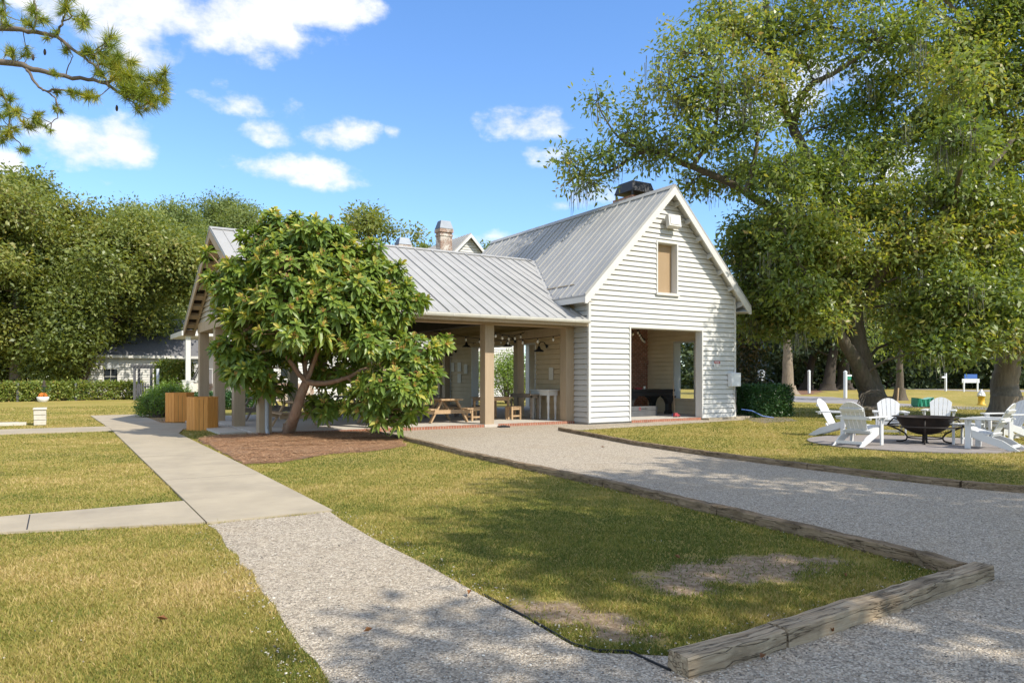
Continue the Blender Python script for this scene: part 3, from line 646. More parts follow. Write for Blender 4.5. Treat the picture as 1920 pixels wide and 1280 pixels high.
for mir in (False, True):
    X = (lambda x: 2*CXB-x) if mir else (lambda x: x)
    for k in range(7):
        x = EX+.25+k*.56
        b.prism([(X(x), FY+.05, groof(x)-TH-.03), (X(x), WY0+.05, groof(x)-TH-.03), (X(x), WY0+.05, groof(x)-.30), (X(x), FY+.05, groof(x)-.17)], (.06 if not mir else -.06, 0, 0)); cut(b)
    x0, x1 = sorted((X(EX+.005), X(EX+.045)))
    if mir: b.box(x0, x1, FY+.053, BY-.053, EZ-.24, EZ-TH-.005)
    else:
        b.box(x0, x1, FY+.053, yv0+.12, EZ-.24, EZ-TH-.005); cut(b); b.box(x0, x1, yv1-.12, BY-.053, EZ-.24, EZ-TH-.005)
    cut(b)
build_parts(b, 'lookout', M['trim'], BX)
b = MB(); b.box(EX+.05, WX0-.03, FY+.06, yv0+.2, EZ-.20, EZ-.185); cut(b); b.box(2*CXB-WX0+.05, 2*CXB-EX-.05, FY+.06, BY-.06, EZ-.20, EZ-.185); build_parts(b, 'soffit', M['trim'], BX)
# chimney: brick breast inside, stack above the roof, black hood
b = MB(); b.box(21.0, WX1-.28, 23.9, 26.6, S, 2.05+S); b.box(21.0, 22.2, 23.9, 25.0, 2.05+S, 9.45)
b.box(20.95, WX1-.28, 23.85, 26.65, 2.05+S, 2.14+S); b.box(20.92, WX1-.28, 23.82, 26.68, 2.14+S, 2.24+S)
b.box(20.9, 22.3, 23.8, 25.1, 9.1, 9.42); ch = b.build('chimney', M['brick'], BX)
b = MB(); zc = 9.45
for (x, y) in ((20.98, 23.88), (22.16, 23.88), (20.98, 24.96), (22.16, 24.96)): b.box(x, x+.06, y, y+.06, zc, zc+.22)
for (z0, z1, e0, e1) in ((zc+.2, zc+.66, .07, .17),):
    lo = [(20.9+e0-.03, 23.8+e0-.03), (22.3-e0+.03, 23.8+e0-.03), (22.3-e0+.03, 25.1-e0+.03), (20.9+e0-.03, 25.1-e0+.03)]
    hi = [(20.9+e1, 23.8+e1), (22.3-e1, 23.8+e1), (22.3-e1, 25.1-e1), (20.9+e1, 25.1-e1)]
    b.add([(x, y, z0) for x, y in lo]+[(x, y, z1) for x, y in hi], [(3,2,1,0), (4,5,6,7), (0,1,5,4), (1,2,6,5), (2,3,7,6), (3,0,4,7)])
b.build('chimney_cap', M['capmetal'], ch)
# floodlight under the peak
b = MB(); b.bar((18.52, WY0-.03, 7.12), (18.72, WY0-.05, 7.12), .12, .14); b.tube([(18.55, WY0-.05, 7.12), (18.62, WY0-.15, 7.16)], .03, 6); b.tube([(18.36, WY0-.03, 7.16), (18.36, WY0-.16, 7.2)], .025, 6)
b.add([(18.42, WY0-.16, 6.92), (18.95, WY0-.16, 6.92), (18.95, WY0-.10, 7.33), (18.42, WY0-.10, 7.33), (18.39, WY0-.36, 6.98), (18.98, WY0-.36, 6.98), (18.98, WY0-.30, 7.40), (18.39, WY0-.30, 7.40)], [(0,1,2,3)[::-1], (4,5,6,7), (0,1,5,4), (1,2,6,5), (2,3,7,6), (3,0,4,7)])
fl = b.build('floodlight', M['trim'], BX)
b = MB(); b.quad((18.46, WY0-.358, 7.035), (18.91, WY0-.358, 7.035), (18.91, WY0-.312, 7.35), (18.46, WY0-.312, 7.35)); b.v = [(x, y-.012, z) for x, y, z in b.v]; b.build('lens', M['door'], fl)
# ---------------------------------------------------------------- furniture and fittings of the pavilion
def lab(o, label, group=None):
    o['label'] = label
    if group: o['group'] = group
    return o
# picnic table: local x across, y along
def picnic_table(loc, label, wood, group='picnic tables under the pavilion roof'):
    t = thing('picnic_table', label, 'picnic table', loc, group); w = M[wood]
    b = MB()
    for i in range(5): b.box(-.40+i*.162, -.40+i*.162+.152, -.92, .92, .745, .79)
    for y in (-.6, 0, .6): b.box(-.36, .36, y-.04, y+.04, .70, .744)
    b.build('tabletop', w, t, local=True, bevel=.006)
    for s in (-1, 1):
        b = MB()
        for i in range(2): b.box(s*.66-.13+i*.135, s*.66-.13+i*.135+.125, -.92, .92, .43, .47)
        b.build('bench_seat', w, t, local=True, bevel=.006)
    for y in (-.66, .66):
        for s in (-1, 1):
            b = MB(); b.bar((s*.68, y, .015), (s*.27, y, .74), .05, .14, up=(0, 1, 0)); b.v = [(x, yy, max(z, 0)) for x, yy, z in b.v]; b.build('leg', w, t, local=True)
        b = MB(); b.box(-.79, .79, y-.085, y-.035, .30, .428); b.build('cross_brace', w, t, local=True)
        b = MB(); b.bar((0, y, .40), (0, y*.35, .70), .045, .09); b.build('diagonal_brace', w, t, local=True)
    return t
picnic_table((10.95, 22.2, S), 'light pine picnic table end-on just left of the front middle post', 'pine')
picnic_table((6.15, 21.9, S), 'light pine picnic table seen behind the loquat trunk', 'pine')
picnic_table((8.95, 22.1, S), 'light pine picnic table half hidden under the drooping loquat branches', 'pine')
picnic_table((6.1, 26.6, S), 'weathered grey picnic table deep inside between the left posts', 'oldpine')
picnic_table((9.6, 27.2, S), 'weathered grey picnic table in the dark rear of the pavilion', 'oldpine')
def post_table(name, label, cat, loc, w, d, h, m, rz=0, apron=.09, leg=.075, group=None):
    t = thing(name, label, cat, loc, group); t.rotation_euler = (0, 0, rz)
    b = MB()
    n = max(2, int(d/.14))
    for i in range(n): b.box(-w/2, w/2, -d/2+i*d/n+.003, -d/2+(i+1)*d/n-.003, h-.04, h)
    b.build('tabletop', M[m], t, local=True, bevel=.004)
    b = MB(); q = .08
    b.box(-w/2+q, w/2-q, -d/2+q, -d/2+q+.025, h-.04-apron, h-.041); b.box(-w/2+q, w/2-q, d/2-q-.025, d/2-q, h-.04-apron, h-.041)
    b.box(-w/2+q, -w/2+q+.025, -d/2+q+.026, d/2-q-.026, h-.04-apron, h-.041); b.box(w/2-q-.025, w/2-q, -d/2+q+.026, d/2-q-.026, h-.04-apron, h-.041)
    b.build('apron', M[m], t, local=True)
    for sx in (-1, 1):
        for sy in (-1, 1):
            b = MB(); x = sx*(w/2-q-.03); y = sy*(d/2-q-.03); b.box(x-leg/2, x+leg/2, y-leg/2, y+leg/2, 0, h-.042); b.build('leg', M[m], t, local=True, bevel=.004)
    return t
def stool(label, loc, rz, w=.46, d=.40, h=.47, m='pine'):
    t = thing('stool', label, 'stool', loc, 'wooden stools round the square table'); t.rotation_euler = (0, 0, rz)
    b = MB()
    for i in range(3): b.box(-w/2, w/2, -d/2+i*d/3+.004, -d/2+(i+1)*d/3-.004, h-.035, h)
    b.build('seat', M[m], t, local=True)
    for sx in (-1, 1):
        for sy in (-1, 1):
            b = MB(); x = sx*(w/2-.04); y = sy*(d/2-.04); b.box(x-.032, x+.032, y-.032, y+.032, 0, h-.037); b.build('leg', M[m], t, local=True)
    for sy in (-1, 1):
        b = MB(); y = sy*(d/2-.04); b.box(-w/2+.073, w/2-.073, y-.012, y+.012, .10, .16); b.box(-w/2+.073, w/2-.073, y-.012, y+.012, h-.12, h-.05); b.build('stretcher', M[m], t, local=True)
    return t
post_table('square_table', 'square pine table standing right of the front middle post', 'table', (13.1, 22.45, S), 1.15, 1.0, .80, 'pine', .1)
stool('low pine stool at the right side of the square table', (13.75, 22.0, S), .1)
stool('low pine stool half hidden by the front middle post', (12.2, 22.1, S), .1)
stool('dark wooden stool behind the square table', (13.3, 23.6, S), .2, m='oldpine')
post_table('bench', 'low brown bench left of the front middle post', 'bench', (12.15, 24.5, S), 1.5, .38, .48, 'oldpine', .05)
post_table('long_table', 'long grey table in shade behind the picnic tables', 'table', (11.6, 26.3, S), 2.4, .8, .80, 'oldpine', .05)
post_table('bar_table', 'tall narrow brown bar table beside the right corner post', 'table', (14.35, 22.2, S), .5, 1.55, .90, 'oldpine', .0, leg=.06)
c = thing('console_table', 'white painted console table with turned legs against the tan siding', 'table', (14.70, 21.45, S))
b = MB(); b.box(-.25, .25, -.62, .62, 1.02, 1.07); b.build('tabletop', M['trim'], c, local=True, bevel=.01)
b = MB(); b.box(-.2, .2, -.55, .55, .86, 1.019); b.build('apron', M['trim'], c, local=True)
for sx in (-1, 1):
    for sy in (-1, 1):
        b = MB(); b.smooth = True; b.lathe([(.055,0),(.04,.03),(.03,.2),(.05,.45),(.035,.55),(.055,.7),(.055,.859)], (sx*.15, sy*.48, 0), 12); b.build('leg', M['trim'], c, local=True)
# heavy black table behind the open doorway
c = thing('game_table', 'big black table with carved bracket legs behind the open doorway', 'table', (20.05, 22.3, S)); W_, D_, H_ = 2.5, 1.3, 1.02
b = MB(); b.box(-W_/2, W_/2, -D_/2, D_/2, H_-.09, H_); b.box(-W_/2+.06, W_/2-.06, -D_/2+.06, D_/2-.06, H_-.27, H_-.091); b.build('tabletop', M['black'], c, local=True, bevel=.015)
for sx in (-1, 1):
    for sy in (-1, 1):
        x, y = sx*(W_/2-.22), sy*(D_/2-.18); b = MB()
        b.prism([(x-.14, y-.13, 0), (x+.14, y-.13, 0), (x+.14, y-.13, .10), (x+.09, y-.13, .16), (x+.09, y-.13, .42), (x+.13, y-.13, .50), (x+.20, y-.13, .62), (x+.34, y-.13, .70), (x+.34, y-.13, .745), (x-.34, y-.13, .745), (x-.34, y-.13, .70), (x-.20, y-.13, .62), (x-.13, y-.13, .50), (x-.09, y-.13, .42), (x-.09, y-.13, .16), (x-.14, y-.13, .10)], (0, .22, 0))
        b.build('leg', M['black'], c, local=True, bevel=.012)
c = thing('metal_case', 'long dull metal storage case on the floor under the black table', 'case', (19.05, 21.2, S))
b = MB(); b.box(-.66, .66, -.2, .2, 0, .215); b.build('body', M['steel'], c, local=True, bevel=.008)
b = MB(); b.box(-.67, .67, -.205, .205, .225, .38); b.build('lid', M['steel'], c, local=True, bevel=.01)
b = MB(); b.tube([(-.24+.045*math.cos(a), -.21, .30+.05*math.sin(a)) for a in [k*math.pi/8 for k in range(16)]], .009, 5, closed=True); b.bar((-.24, -.213, .36), (-.24, -.213, .33), .03, .01); b.build('emblem', M['sred'], c, local=True)
b = MB(); rng = random.Random(4); x = -.17
while x < .13:
    w = rng.uniform(.012, .03); b.box(x, x+w, -.212, -.2055, .285, .285+rng.uniform(.018, .035)); x += w+.008
b.build('lettering', M['iron'], c, local=True)
c = thing('toy_car', 'small red plastic toy on the floor in the doorway', 'toy', (19.75, 20.0, S))
b = MB(); b.prism([(-.14, -.05, .02), (.14, -.05, .02), (.13, -.05, .09), (.06, -.05, .10), (.0, -.05, .16), (-.10, -.05, .16), (-.14, -.05, .09)], (0, .1, 0)); b.build('body', M['sred'], c, local=True, bevel=.01)
for x in (-.08, .08):
    for y in (-.055, .055): b = MB(); b.tube([(x, y-.012, .03), (x, y+.012, .03)], .03, 10); b.build('wheel', M['black'], c, local=True)
c = thing('broom', 'slim pale broom leaning in the right side of the doorway', 'broom', (20.15, 20.5, S)); b = MB(); b.tube([(0, 0, .08), (.03, .12, 1.35)], .012, 6); b.build('handle', M['pine'], c, local=True)
b = MB(); b.add([(-.14, -.03, 0), (.14, -.03, 0), (.14, .03, 0), (-.14, .03, 0), (-.10, -.02, .1), (.10, -.02, .1), (.10, .02, .1), (-.10, .02, .1)], [(0,3,2,1), (4,5,6,7), (0,1,5,4), (1,2,6,5), (2,3,7,6), (3,0,4,7)]); b.build('head', M['blue'], c, local=True)
for i, (x, l, m_, hgt) in enumerate(((19.95, 'small white cup standing on the black table', 'swhite', .12), (19.75, 'low reddish box lying on the black table', 'sred', .06))):
    b = MB()
    if i == 0: b.smooth = True; b.lathe([(0.001, 0), (.035, 0), (.045, hgt), (.04, hgt), (.03, .01), (.001, .01)], (x, 22.0, S+H_), 14)
    else: b.box(x-.28, x-.02, 21.9, 22.05, S+H_, S+H_+hgt); b.box(x-.285, x-.015, 21.895, 22.055, S+H_+hgt*.6, S+H_+hgt*.62)
    b.build(('cup', 'box')[i], M[m_], label=l, cat=('cup', 'box')[i])
# wall lamps: black gooseneck barn lamps
def wall_lamp(loc, label, nx=-1, ny=0):
    c = thing('wall_lamp', label, 'wall lamp', loc, 'black barn lamps on the tan siding'); N = Vector((nx, ny, 0))
    b = MB(); b.smooth = True; p = [N*.0, N*.03+Vector((0,0,.0)), N*.12+Vector((0,0,.14)), N*.26+Vector((0,0,.16)), N*.34+Vector((0,0,.08)), N*.35]; b.tube(p, .015, 6); b.build('gooseneck', M['black'], c, local=True)
    b = MB(); b.smooth = True; b.tube([N*-.01, N*.025], .06, 12); b.build('wall_plate', M['black'], c, local=True)
    b = MB(); b.smooth = True; q = N*.35; b.lathe([(.03, .0), (.05, -.04), (.07, -.10), (.17, -.17), (.19, -.20), (.18, -.20), (.06, -.11), (.02, -.03)], (q.x, q.y, 0), 20); b.build('lamp_shade', M['black'], c, local=True)
    b = MB(); b.smooth = True; b.lathe([(.001, -.09), (.03, -.11), (.035, -.15), (.02, -.19), (.001, -.2)], (q.x, q.y, 0), 10); b.build('lamp_bulb', M['bulb'], c, local=True)
wall_lamp((WX0-.04, 28.9, 2.65+S), 'black barn lamp above the pinned paper sheets')
wall_lamp((WX0-.04, 21.75, 2.62+S), 'black barn lamp above the white console table')
wall_lamp((WX0-.04, 27.25, 2.98+S), 'black barn lamp at the left edge of the wide side opening')
wall_lamp((WX0-.33, 23.45, 2.85+S), 'black barn lamp on the post inside the wide side opening')
for y, z, l in ((29.2, 1.95, 'leftmost pinned paper sheet'), (28.55, 1.95, 'upper middle pinned paper sheet'), (28.55, 1.45, 'lower pinned paper sheet of the four'), (27.95, 1.86, 'torn-edged pinned paper sheet at the right')):
    b = MB(); x = WX0-.043
    b.box(x-.004, x, y-.16, y+.16, z+S-.2, z+S+.2); o = b.build('notice', M['paper'], label=l+' on the tan siding', cat='notice', group='paper notices pinned to the siding')
b = MB(); b.box(WX0-.047, WX0-.043, 21.35, 21.62, 1.40+S, 1.85+S); b.build('notice', M['paper'], label='pale paper notice above the white console table', cat='notice', group='paper notices pinned to the siding')
# festoon lights
def string_light(pts, label, sag=.22, step=.62):
    c = thing('string_light', label, 'string light', pts[0], 'festoon light strings'); P = []
    for p, q in zip(pts, pts[1:]):
        p, q = Vector(p), Vector(q)
        for k in range(12): t_ = k/12; P.append(p.lerp(q, t_)-Vector((0, 0, sag*4*t_*(1-t_))))
    P.append(Vector(pts[-1])); b = MB(); b.tube(P, .011, 5); b.build('cable', M['wire'], c)
    d = 0; nxt = .3
    for p, q in zip(P, P[1:]):
        L = (q-p).length
        while d+L > nxt:
            r = p.lerp(q, (nxt-d)/L); w = c
            b = MB(); b.tube([r, r-Vector((0, 0, .07))], .02, 8); so = b.build('socket', M['wire'], c)
            b = MB(); b.smooth = True; b.lathe([(.018, -.07), (.036, -.10), (.04, -.13), (.025, -.165), (.001, -.175)], tuple(r), 10); b.build('bulb', M['bulb'], so)
            nxt += step
        d += L
string_light([(11.7, 20.45, 3.22), (14.9, 22.9, 3.32), (14.8, 27.0, 3.25)], 'festoon string sagging behind the front beam at the right')
string_light([(14.75, 20.5, 3.05), (12.5, 25.0, 3.3), (14.8, 29.2, 3.2)], 'festoon string crossing towards the paper notices')
string_light([(4.9, 20.6, 3.2), (8.1, 25.0, 3.3), (11.6, 29.8, 3.2)], 'festoon string above the picnic tables at the left')
string_light([(16.2, 19.75, 3.25), (19.2, 21.5, 3.45), (21.85, 24.0, 3.25)], 'festoon string inside the open doorway', .1)
# sign and meter box on the front wall
c = thing('warning_sign', 'small red and white warning sign on the clapboard right of the doorway', 'sign', (21.15, WY0-.036, 2.12+S))
b = MB(); b.box(-.16, .16, -.008, .0, -.26, .0); b.build('panel', M['swhite'], c, local=True)
b = MB(); b.box(-.152, .152, -.011, -.0081, -.105, -.008); b.build('header', M['sred'], c, local=True)
b = MB()
for i, (x, w) in enumerate(((-.10, .035), (-.055, .02), (-.025, .05), (.035, .02), (.062, .04))): b.box(x, x+w, -.0125, -.0111, -.075, -.04)
b.build('header_lettering', M['swhite'], c, local=True)
b = MB()
for r in range(3):
    x = -.12
    while x < .11: w = rng.uniform(.02, .05); b.box(x, x+w, -.010, -.0081, -.14-r*.042, -.122-r*.042); x += w+.014
b.build('lettering', M['iron'], c, local=True)
c = thing('meter_box', 'pale grey electric box on the right corner of the front wall', 'electric box', (22.0, WY0-.03, 1.15+S))
b = MB(); b.box(-.26, .27, -.17, 0, 0, .52); b.build('body', M['postwhite'], c, local=True, bevel=.01)
b = MB(); b.box(-.255, .265, -.185, -.171, .01, .51); b.tube([(-.18, -.20, .43), (-.18, -.18, .43)], .018, 8); b.build('door', M['postwhite'], c, local=True, bevel=.005)
b = MB(); b.tube([(.1, -.08, 0), (.1, -.06, -.3), (.14, -.04, -.62), (.22, -.04, -1.0)], .014, 6); b.build('cable', M['wire'], c, local=True)
b = MB(); b.tube([(22.4, 19.2, .35), (22.7, 18.95, .30), (23.0, 18.7, .10), (23.4, 18.5, .03)], .02, 6); b.build('garden_hose', M['blue'], label='blue garden hose trailing into the boxwood hedge', cat='hose')
b = MB(); b.prism([(11.78, 19.6, .005), (12.1, 19.55, .005), (12.1, 19.75, .005), (11.78, 19.8, .005)], (0, 0, .05)); b.box(11.85, 12.0, 19.62, 19.74, .055, .075); b.build('ground_light', M['black'], label='low black ground light on the gravel before the front middle post', cat='ground light')
b = MB(); b.prism([(8.15, 19.6, .005), (8.45, 19.55, .005), (8.45, 19.75, .005), (8.15, 19.8, .005)], (0, 0, .05)); b.box(8.2, 8.35, 19.62, 19.74, .055, .075); b.build('ground_light', M['black'], label='low black ground light under the loquat branches', cat='ground light')

# ---------------------------------------------------------------- litter bins
def bin_(loc, label, r=.47, h=1.0, rz=0):
    c = thing('litter_bin', label, 'litter bin', loc, 'cedar litter bins by the path'); c.rotation_euler = (0, 0, rz); n = 8
    for k in range(n):
        a0 = 2*math.pi*k/n; a1 = 2*math.pi*(k+1)/n; p = Vector((r*math.cos(a0), r*math.sin(a0), 0)); q = Vector((r*math.cos(a1), r*math.sin(a1), 0)); b = MB()
        for j in range(3):
            s_ = p.lerp(q, j/3+.012); e_ = p.lerp(q, (j+1)/3-.012); dn = (-(p+q)).normalized()*.025
            b.prism([s_, e_, e_+dn, s_+dn], (0, 0, h))
        b.build('side_panel', M['cedar'], c, local=True)
    b = MB(); b.lathe([(r-.07, .02), (r-.07, h-.1), (r-.09, h-.1), (r-.09, .03)], n=20); b.build('liner', M['black'], c, local=True)
    b = MB(); b.lathe([(r-.035, h-.06), (r-.035, h-.002), (r-.12, h-.002), (r-.12, h-.06)], n=8); b.build('rim', M['cedar'], c, local=True)
bin_((*G(380, 805), .0), 'orange cedar litter bin nearest the path, at the pavilion corner', rz=.15)
bin_((*G(337, 791), .028), 'orange cedar litter bin farther back against the shrub', r=.50, h=1.02, rz=.3)

# ---------------------------------------------------------------- edging timbers
def polyline_cut(P, lens):
    out = []; cur = [Vector((*P[0], 0))]; i = 1; k = 0; left = lens[0]; p = cur[0]
    while i < len(P):
        q = Vector((*P[i], 0)); L = (q-p).length
        if L > left:
            c_ = p.lerp(q, left/L); cur.append(c_); out.append(cur); cur = [c_]; p = c_; k += 1; left = lens[k % len(lens)]
        else: cur.append(q); p = q; left -= L; i += 1
    if len(cur) > 1 and (cur[-1]-cur[0]).length > .3: out.append(cur)
    return out
def timber(P, h, w, label, m, group, seed=0):
    rng = random.Random(seed); n = 14; p, q = P[0], P[-1]; d = (q-p).normalized(); s_ = Vector((-d.y, d.x, 0)); L = (q-p).length; gap = .008
    b = MB(); rows = []
    prof = [(-w/2, -.02), (-w/2+.004, h*.5), (-w/2+.008, h-.01), (-w/2+.014, h), (0, h+.003), (w/2-.014, h), (w/2-.005, h-.01), (w/2-.004, h*.5), (w/2, -.02)]
    n = max(8, int(L/.09))
    for i in range(n+1):
        t_ = gap/L+(1-2*gap/L)*i/n; c_ = p.lerp(q, t_); wob = .004*math.sin(i*1.7+seed)+rng.uniform(-.003, .003)
        for (a, z) in prof: b.v.append(tuple(c_+s_*(a+wob+rng.uniform(-.003, .003))+Vector((0, 0, z+rng.uniform(-.004, .003)+(.004*math.sin(i*.6+seed) if z > 0 else 0)))))
    k = len(prof)
    for i in range(n):
        for j in range(k-1): b.f.append((i*k+j, i*k+j+1, (i+1)*k+j+1, (i+1)*k+j)); b.m.append(0); b.sm.append(False)
    b.f += [tuple(range(k)), tuple(range(n*k, (n+1)*k))[::-1]]; b.m += [0, 0]; b.sm += [False]*2
    return b.build('landscape_timber', m, label=label, cat='timber', group=group)
ordn = ['first', 'second', 'third', 'fourth', 'fifth', 'sixth', 'seventh', 'eighth', 'ninth']
tl = polyline_cut([(7.62, 20.5)]+T0[1:], [2.45, 2.5, 2.4])
for i, P in enumerate(tl): timber(P, .085+.004*i, .15, f'weathered edging timber, {ordn[i]} from the pavilion along the front lawn', M['timbery'], 'edging timbers left of the gravel drive', i)
timber([Vector((6.22, 2.92, 0)), Vector((3.62, 2.84, 0))], .118, .165, 'thick cracked front timber meeting the corner at the right', M['timber'], 'thick timbers at the front lawn corner', 21)
timber([Vector((3.61, 2.84, 0)), Vector((2.80, 2.83, 0))], .112, .16, 'short thick front timber with a sawn end facing the camera', M['timber'], 'thick timbers at the front lawn corner', 22)
ul = polyline_cut(U0[:-1]+[(11.9, 2.6)], [2.5, 2.45])
for i, P in enumerate(ul): timber(P, .10, .14, f'brown edging timber, {ordn[i]} from the building along the fire pit lawn', M['timbery'], 'edging timbers right of the gravel drive', 40+i)
b = MB()
ep = [G(905,1116), G(985,1158), G(1075,1210), G(1120,1222), G(1180,1224), (2.80, 2.88)]
for (x0, y0), (x1, y1) in zip(ep, ep[1:]): b.bar((x0, y0, .004), (x1, y1, .004), .007, .03)
b.build('lawn_edging', M['plastic'], label='thin black plastic edging strip along the gravel path', cat='edging')

# ---------------------------------------------------------------- adirondack chairs and fire pit
def adirondack(label, loc, rz):
    c = thing('adirondack_chair', label, 'chair', loc, 'white adirondack chairs round the fire pit'); c.rotation_euler = (0, 0, rz); w = M['chair']
    # +x is the front
    for s in (-1, 1):
        b = MB(); y = s*.29
        b.prism([(.36, y-.015, .40), (.36, y-.015, .27), (.0, y-.015, .14), (-.42, y-.015, .0), (-.60, y-.015, .0), (-.30, y-.015, .20), (-.02, y-.015, .29), (.18, y-.015, .375)], (0, .03, 0)); b.build('side_rail', w, c, local=True, bevel=.004)
        b = MB(); b.box(.25, .36, s*.33-.018, s*.33+.018, 0, .60); b.build('front_leg', w, c, local=True, bevel=.005)
        b = MB(); o_ = s*.335
        b.prism([(.44, o_-.07, .60), (.44, o_+.07, .60), (.38, o_+.085, .60), (-.15, o_+.06, .60), (-.36, o_+s*.0+.03, .60), (-.36, o_-.04, .60), (-.1, o_-.065, .60), (.38, o_-.085, .60)], (0, 0, .028)); b.build('arm', w, c, local=True, bevel=.005)
        b = MB(); b.prism([(.30, s*.356, .46), (.30, s*.356, .598), (.30, s*.40, .598)], (.03, 0, 0)); b.build('arm_bracket', w, c, local=True)
    for i in range(5):
        t_ = i/5; b = MB(); x = .37-.42*t_-.01; z = .40-.115*t_+(.012 if i == 0 else 0); b.bar((x-.04, -.285, z), (x-.04, .285, z), .022, .082, up=(1, 0, .28)); b.build('seat_slat', w, c, local=True)
    d = Vector((-.47, 0, .88)).normalized(); base = Vector((-.06, 0, .24))
    n = 5
    for i in range(n):
        f_ = (i-(n-1)/2)/((n-1)/2); top = .80-.17*f_*f_; yb = f_*.205; yt = f_*.245; hw = .046; b = MB(); nrm = Vector((d.z, 0, -d.x))*.01
        cr = .012*abs(f_); P = []
        arc = lambda q: .80-.19*(q/.29)**2
        hb, ht = .039, .050
        yb, yt = f_*.172, f_*.214
        for (yy, l) in ((yb-hb, 0), (yb+hb, 0), (yt+ht, arc(yt+ht)), (yt+ht*.4, arc(yt+ht*.4)), (yt-ht*.4, arc(yt-ht*.4)), (yt-ht, arc(yt-ht))):
            P.append(base+d*l+Vector((0, yy, 0)))
        b.prism([p-nrm for p in P], nrm*2); b.build('back_slat', w, c, local=True, bevel=.004)
    for l, hw in ((.08, .30), (.42, .38), (.62, .25)):
        p = base+d*l-Vector((d.z, 0, -d.x))*.03; b = MB(); b.bar((p.x, -hw, p.z), (p.x, hw, p.z), .03, .07, up=(0, 0, 1) if l == .42 else tuple(d)); b.build('back_brace', w, c, local=True)
    b = MB(); b.box(-.47, -.44, -.275, .275, .05, .11); b.build('rear_stretcher', w, c, local=True)
    b = MB(); b.box(.335, .359, -.305, .305, .30, .375); b.build('front_apron', w, c, local=True)
    return c
def face(p, q): return math.atan2(q[1]-p[1], q[0]-p[0])
pit = G(1734, 832)
CH = [((1612, 836), None, .38, 'white adirondack chair with its back to the camera, left of the fire pit'),
      ((1567, 817), None, .35, 'white adirondack chair farthest left, seen in profile'),
      ((1668, 816), None, -.2, 'white adirondack chair facing the camera, left behind the fire bowl'),
      ((1762, 811), None, 0, 'white adirondack chair facing the camera, directly behind the fire bowl'),
      ((1856, 843), None, .30, 'white adirondack chair nearest the camera at the right edge'),
      ((1893, 824), None, -.2, 'white adirondack chair behind the nearest right one, partly hidden')]
for i, ((u, v), _, da, l) in enumerate(CH):
    p = G(u, v); z = .03 if math.dist(p, pc) < pr else .005
    o = adirondack(l, (*p, z), face(p, pit)+da); o.scale = (1.06,)*3
c = thing('side_table', 'small white slatted side table beside the nearest right chair', 'side table', (*G(1812, 836), .03))
b = MB()
for i in range(5): b.box(-.25, .25, -.25+i*.102, -.25+i*.102+.092, .47, .495)
b.build('tabletop', M['chair'], c, local=True, bevel=.004)
b = MB(); b.box(-.2, .2, -.2, -.175, .41, .469); b.box(-.2, .2, .175, .2, .41, .469); b.build('apron', M['chair'], c, local=True)
for x in (-.19, .19):
    for y in (-.19, .19): b = MB(); b.box(x-.022, x+.022, y-.022, y+.022, 0, .468); b.build('leg', M['chair'], c, local=True)
b = MB(); b.box(-.168, .168, -.012, .012, .14, .18); b.build('stretcher', M['chair'], c, local=True)
c = thing('side_table', 'low white side table almost hidden behind the nearest right chair', 'side table', (*G(1850, 822), .03))
b = MB()
for i in range(6): b.box(-.4, .4, -.3+i*.102, -.3+i*.102+.092, .50, .525)
b.build('tabletop', M['chair'], c, local=True, bevel=.004)
for x in (-.34, .34):
    for y in (-.24, .24): b = MB(); b.box(x-.03, x+.03, y-.03, y+.03, 0, .498); b.build('leg', M['chair'], c, local=True)
c = thing('fire_pit', 'wide black iron fire bowl on a ringed stand with curled feet', 'fire pit', (*pit, .03))
b = MB(); b.smooth = True
bowl = [(.001, .19), (.15, .20), (.30, .245), (.42, .32), (.52, .43), (.585, .55), (.61, .60), (.70, .615), (.705, .628), (.60, .622), (.56, .55), (.48, .43), (.38, .33), (.2, .25), (.001, .24)]
b.lathe(bowl, n=48); b.build('bowl', M['rust'], c, local=True)
b = MB(); b.smooth = True; b.tube([(.80*math.cos(a), .80*math.sin(a), .405) for a in [k*math.pi/24 for k in range(48)]], .016, 8, closed=True); b.build('ring', M['iron'], c, local=True)
b = MB(); b.smooth = True; b.tube([(.38*math.cos(a), .38*math.sin(a), .12) for a in [k*math.pi/20 for k in range(40)]], .014, 8, closed=True); b.build('lower_ring', M['iron'], c, local=True)
for k in range(4):
    a = k*math.pi/2+.5; e = Vector((math.cos(a), math.sin(a), 0)); b = MB(); b.smooth = True
    P = [e*.56+Vector((0,0,.54)), e*.66+Vector((0,0,.57)), e*.72+Vector((0,0,.50)), e*.79+Vector((0,0,.41))]
    b.tube(P, .018, 8); b.build('handle', M['iron'], c, local=True)
    b = MB(); b.smooth = True; P = [e*.80+Vector((0,0,.405)), e*.55+Vector((0,0,.30)), e*.42+Vector((0,0,.22)), e*.36+Vector((0,0,.12)), e*.40+Vector((0,0,.05)), e*.50+Vector((0,0,.02)), e*.60+Vector((0,0,.022))]
    b.tube(P, .02, 8); b.build('leg', M['iron'], c, local=True)
b = MB(); b.smooth = True; b.lathe([(.09, 0), (.06, .03), (.055, .19)], n=16); b.build('pedestal', M['iron'], c, local=True)
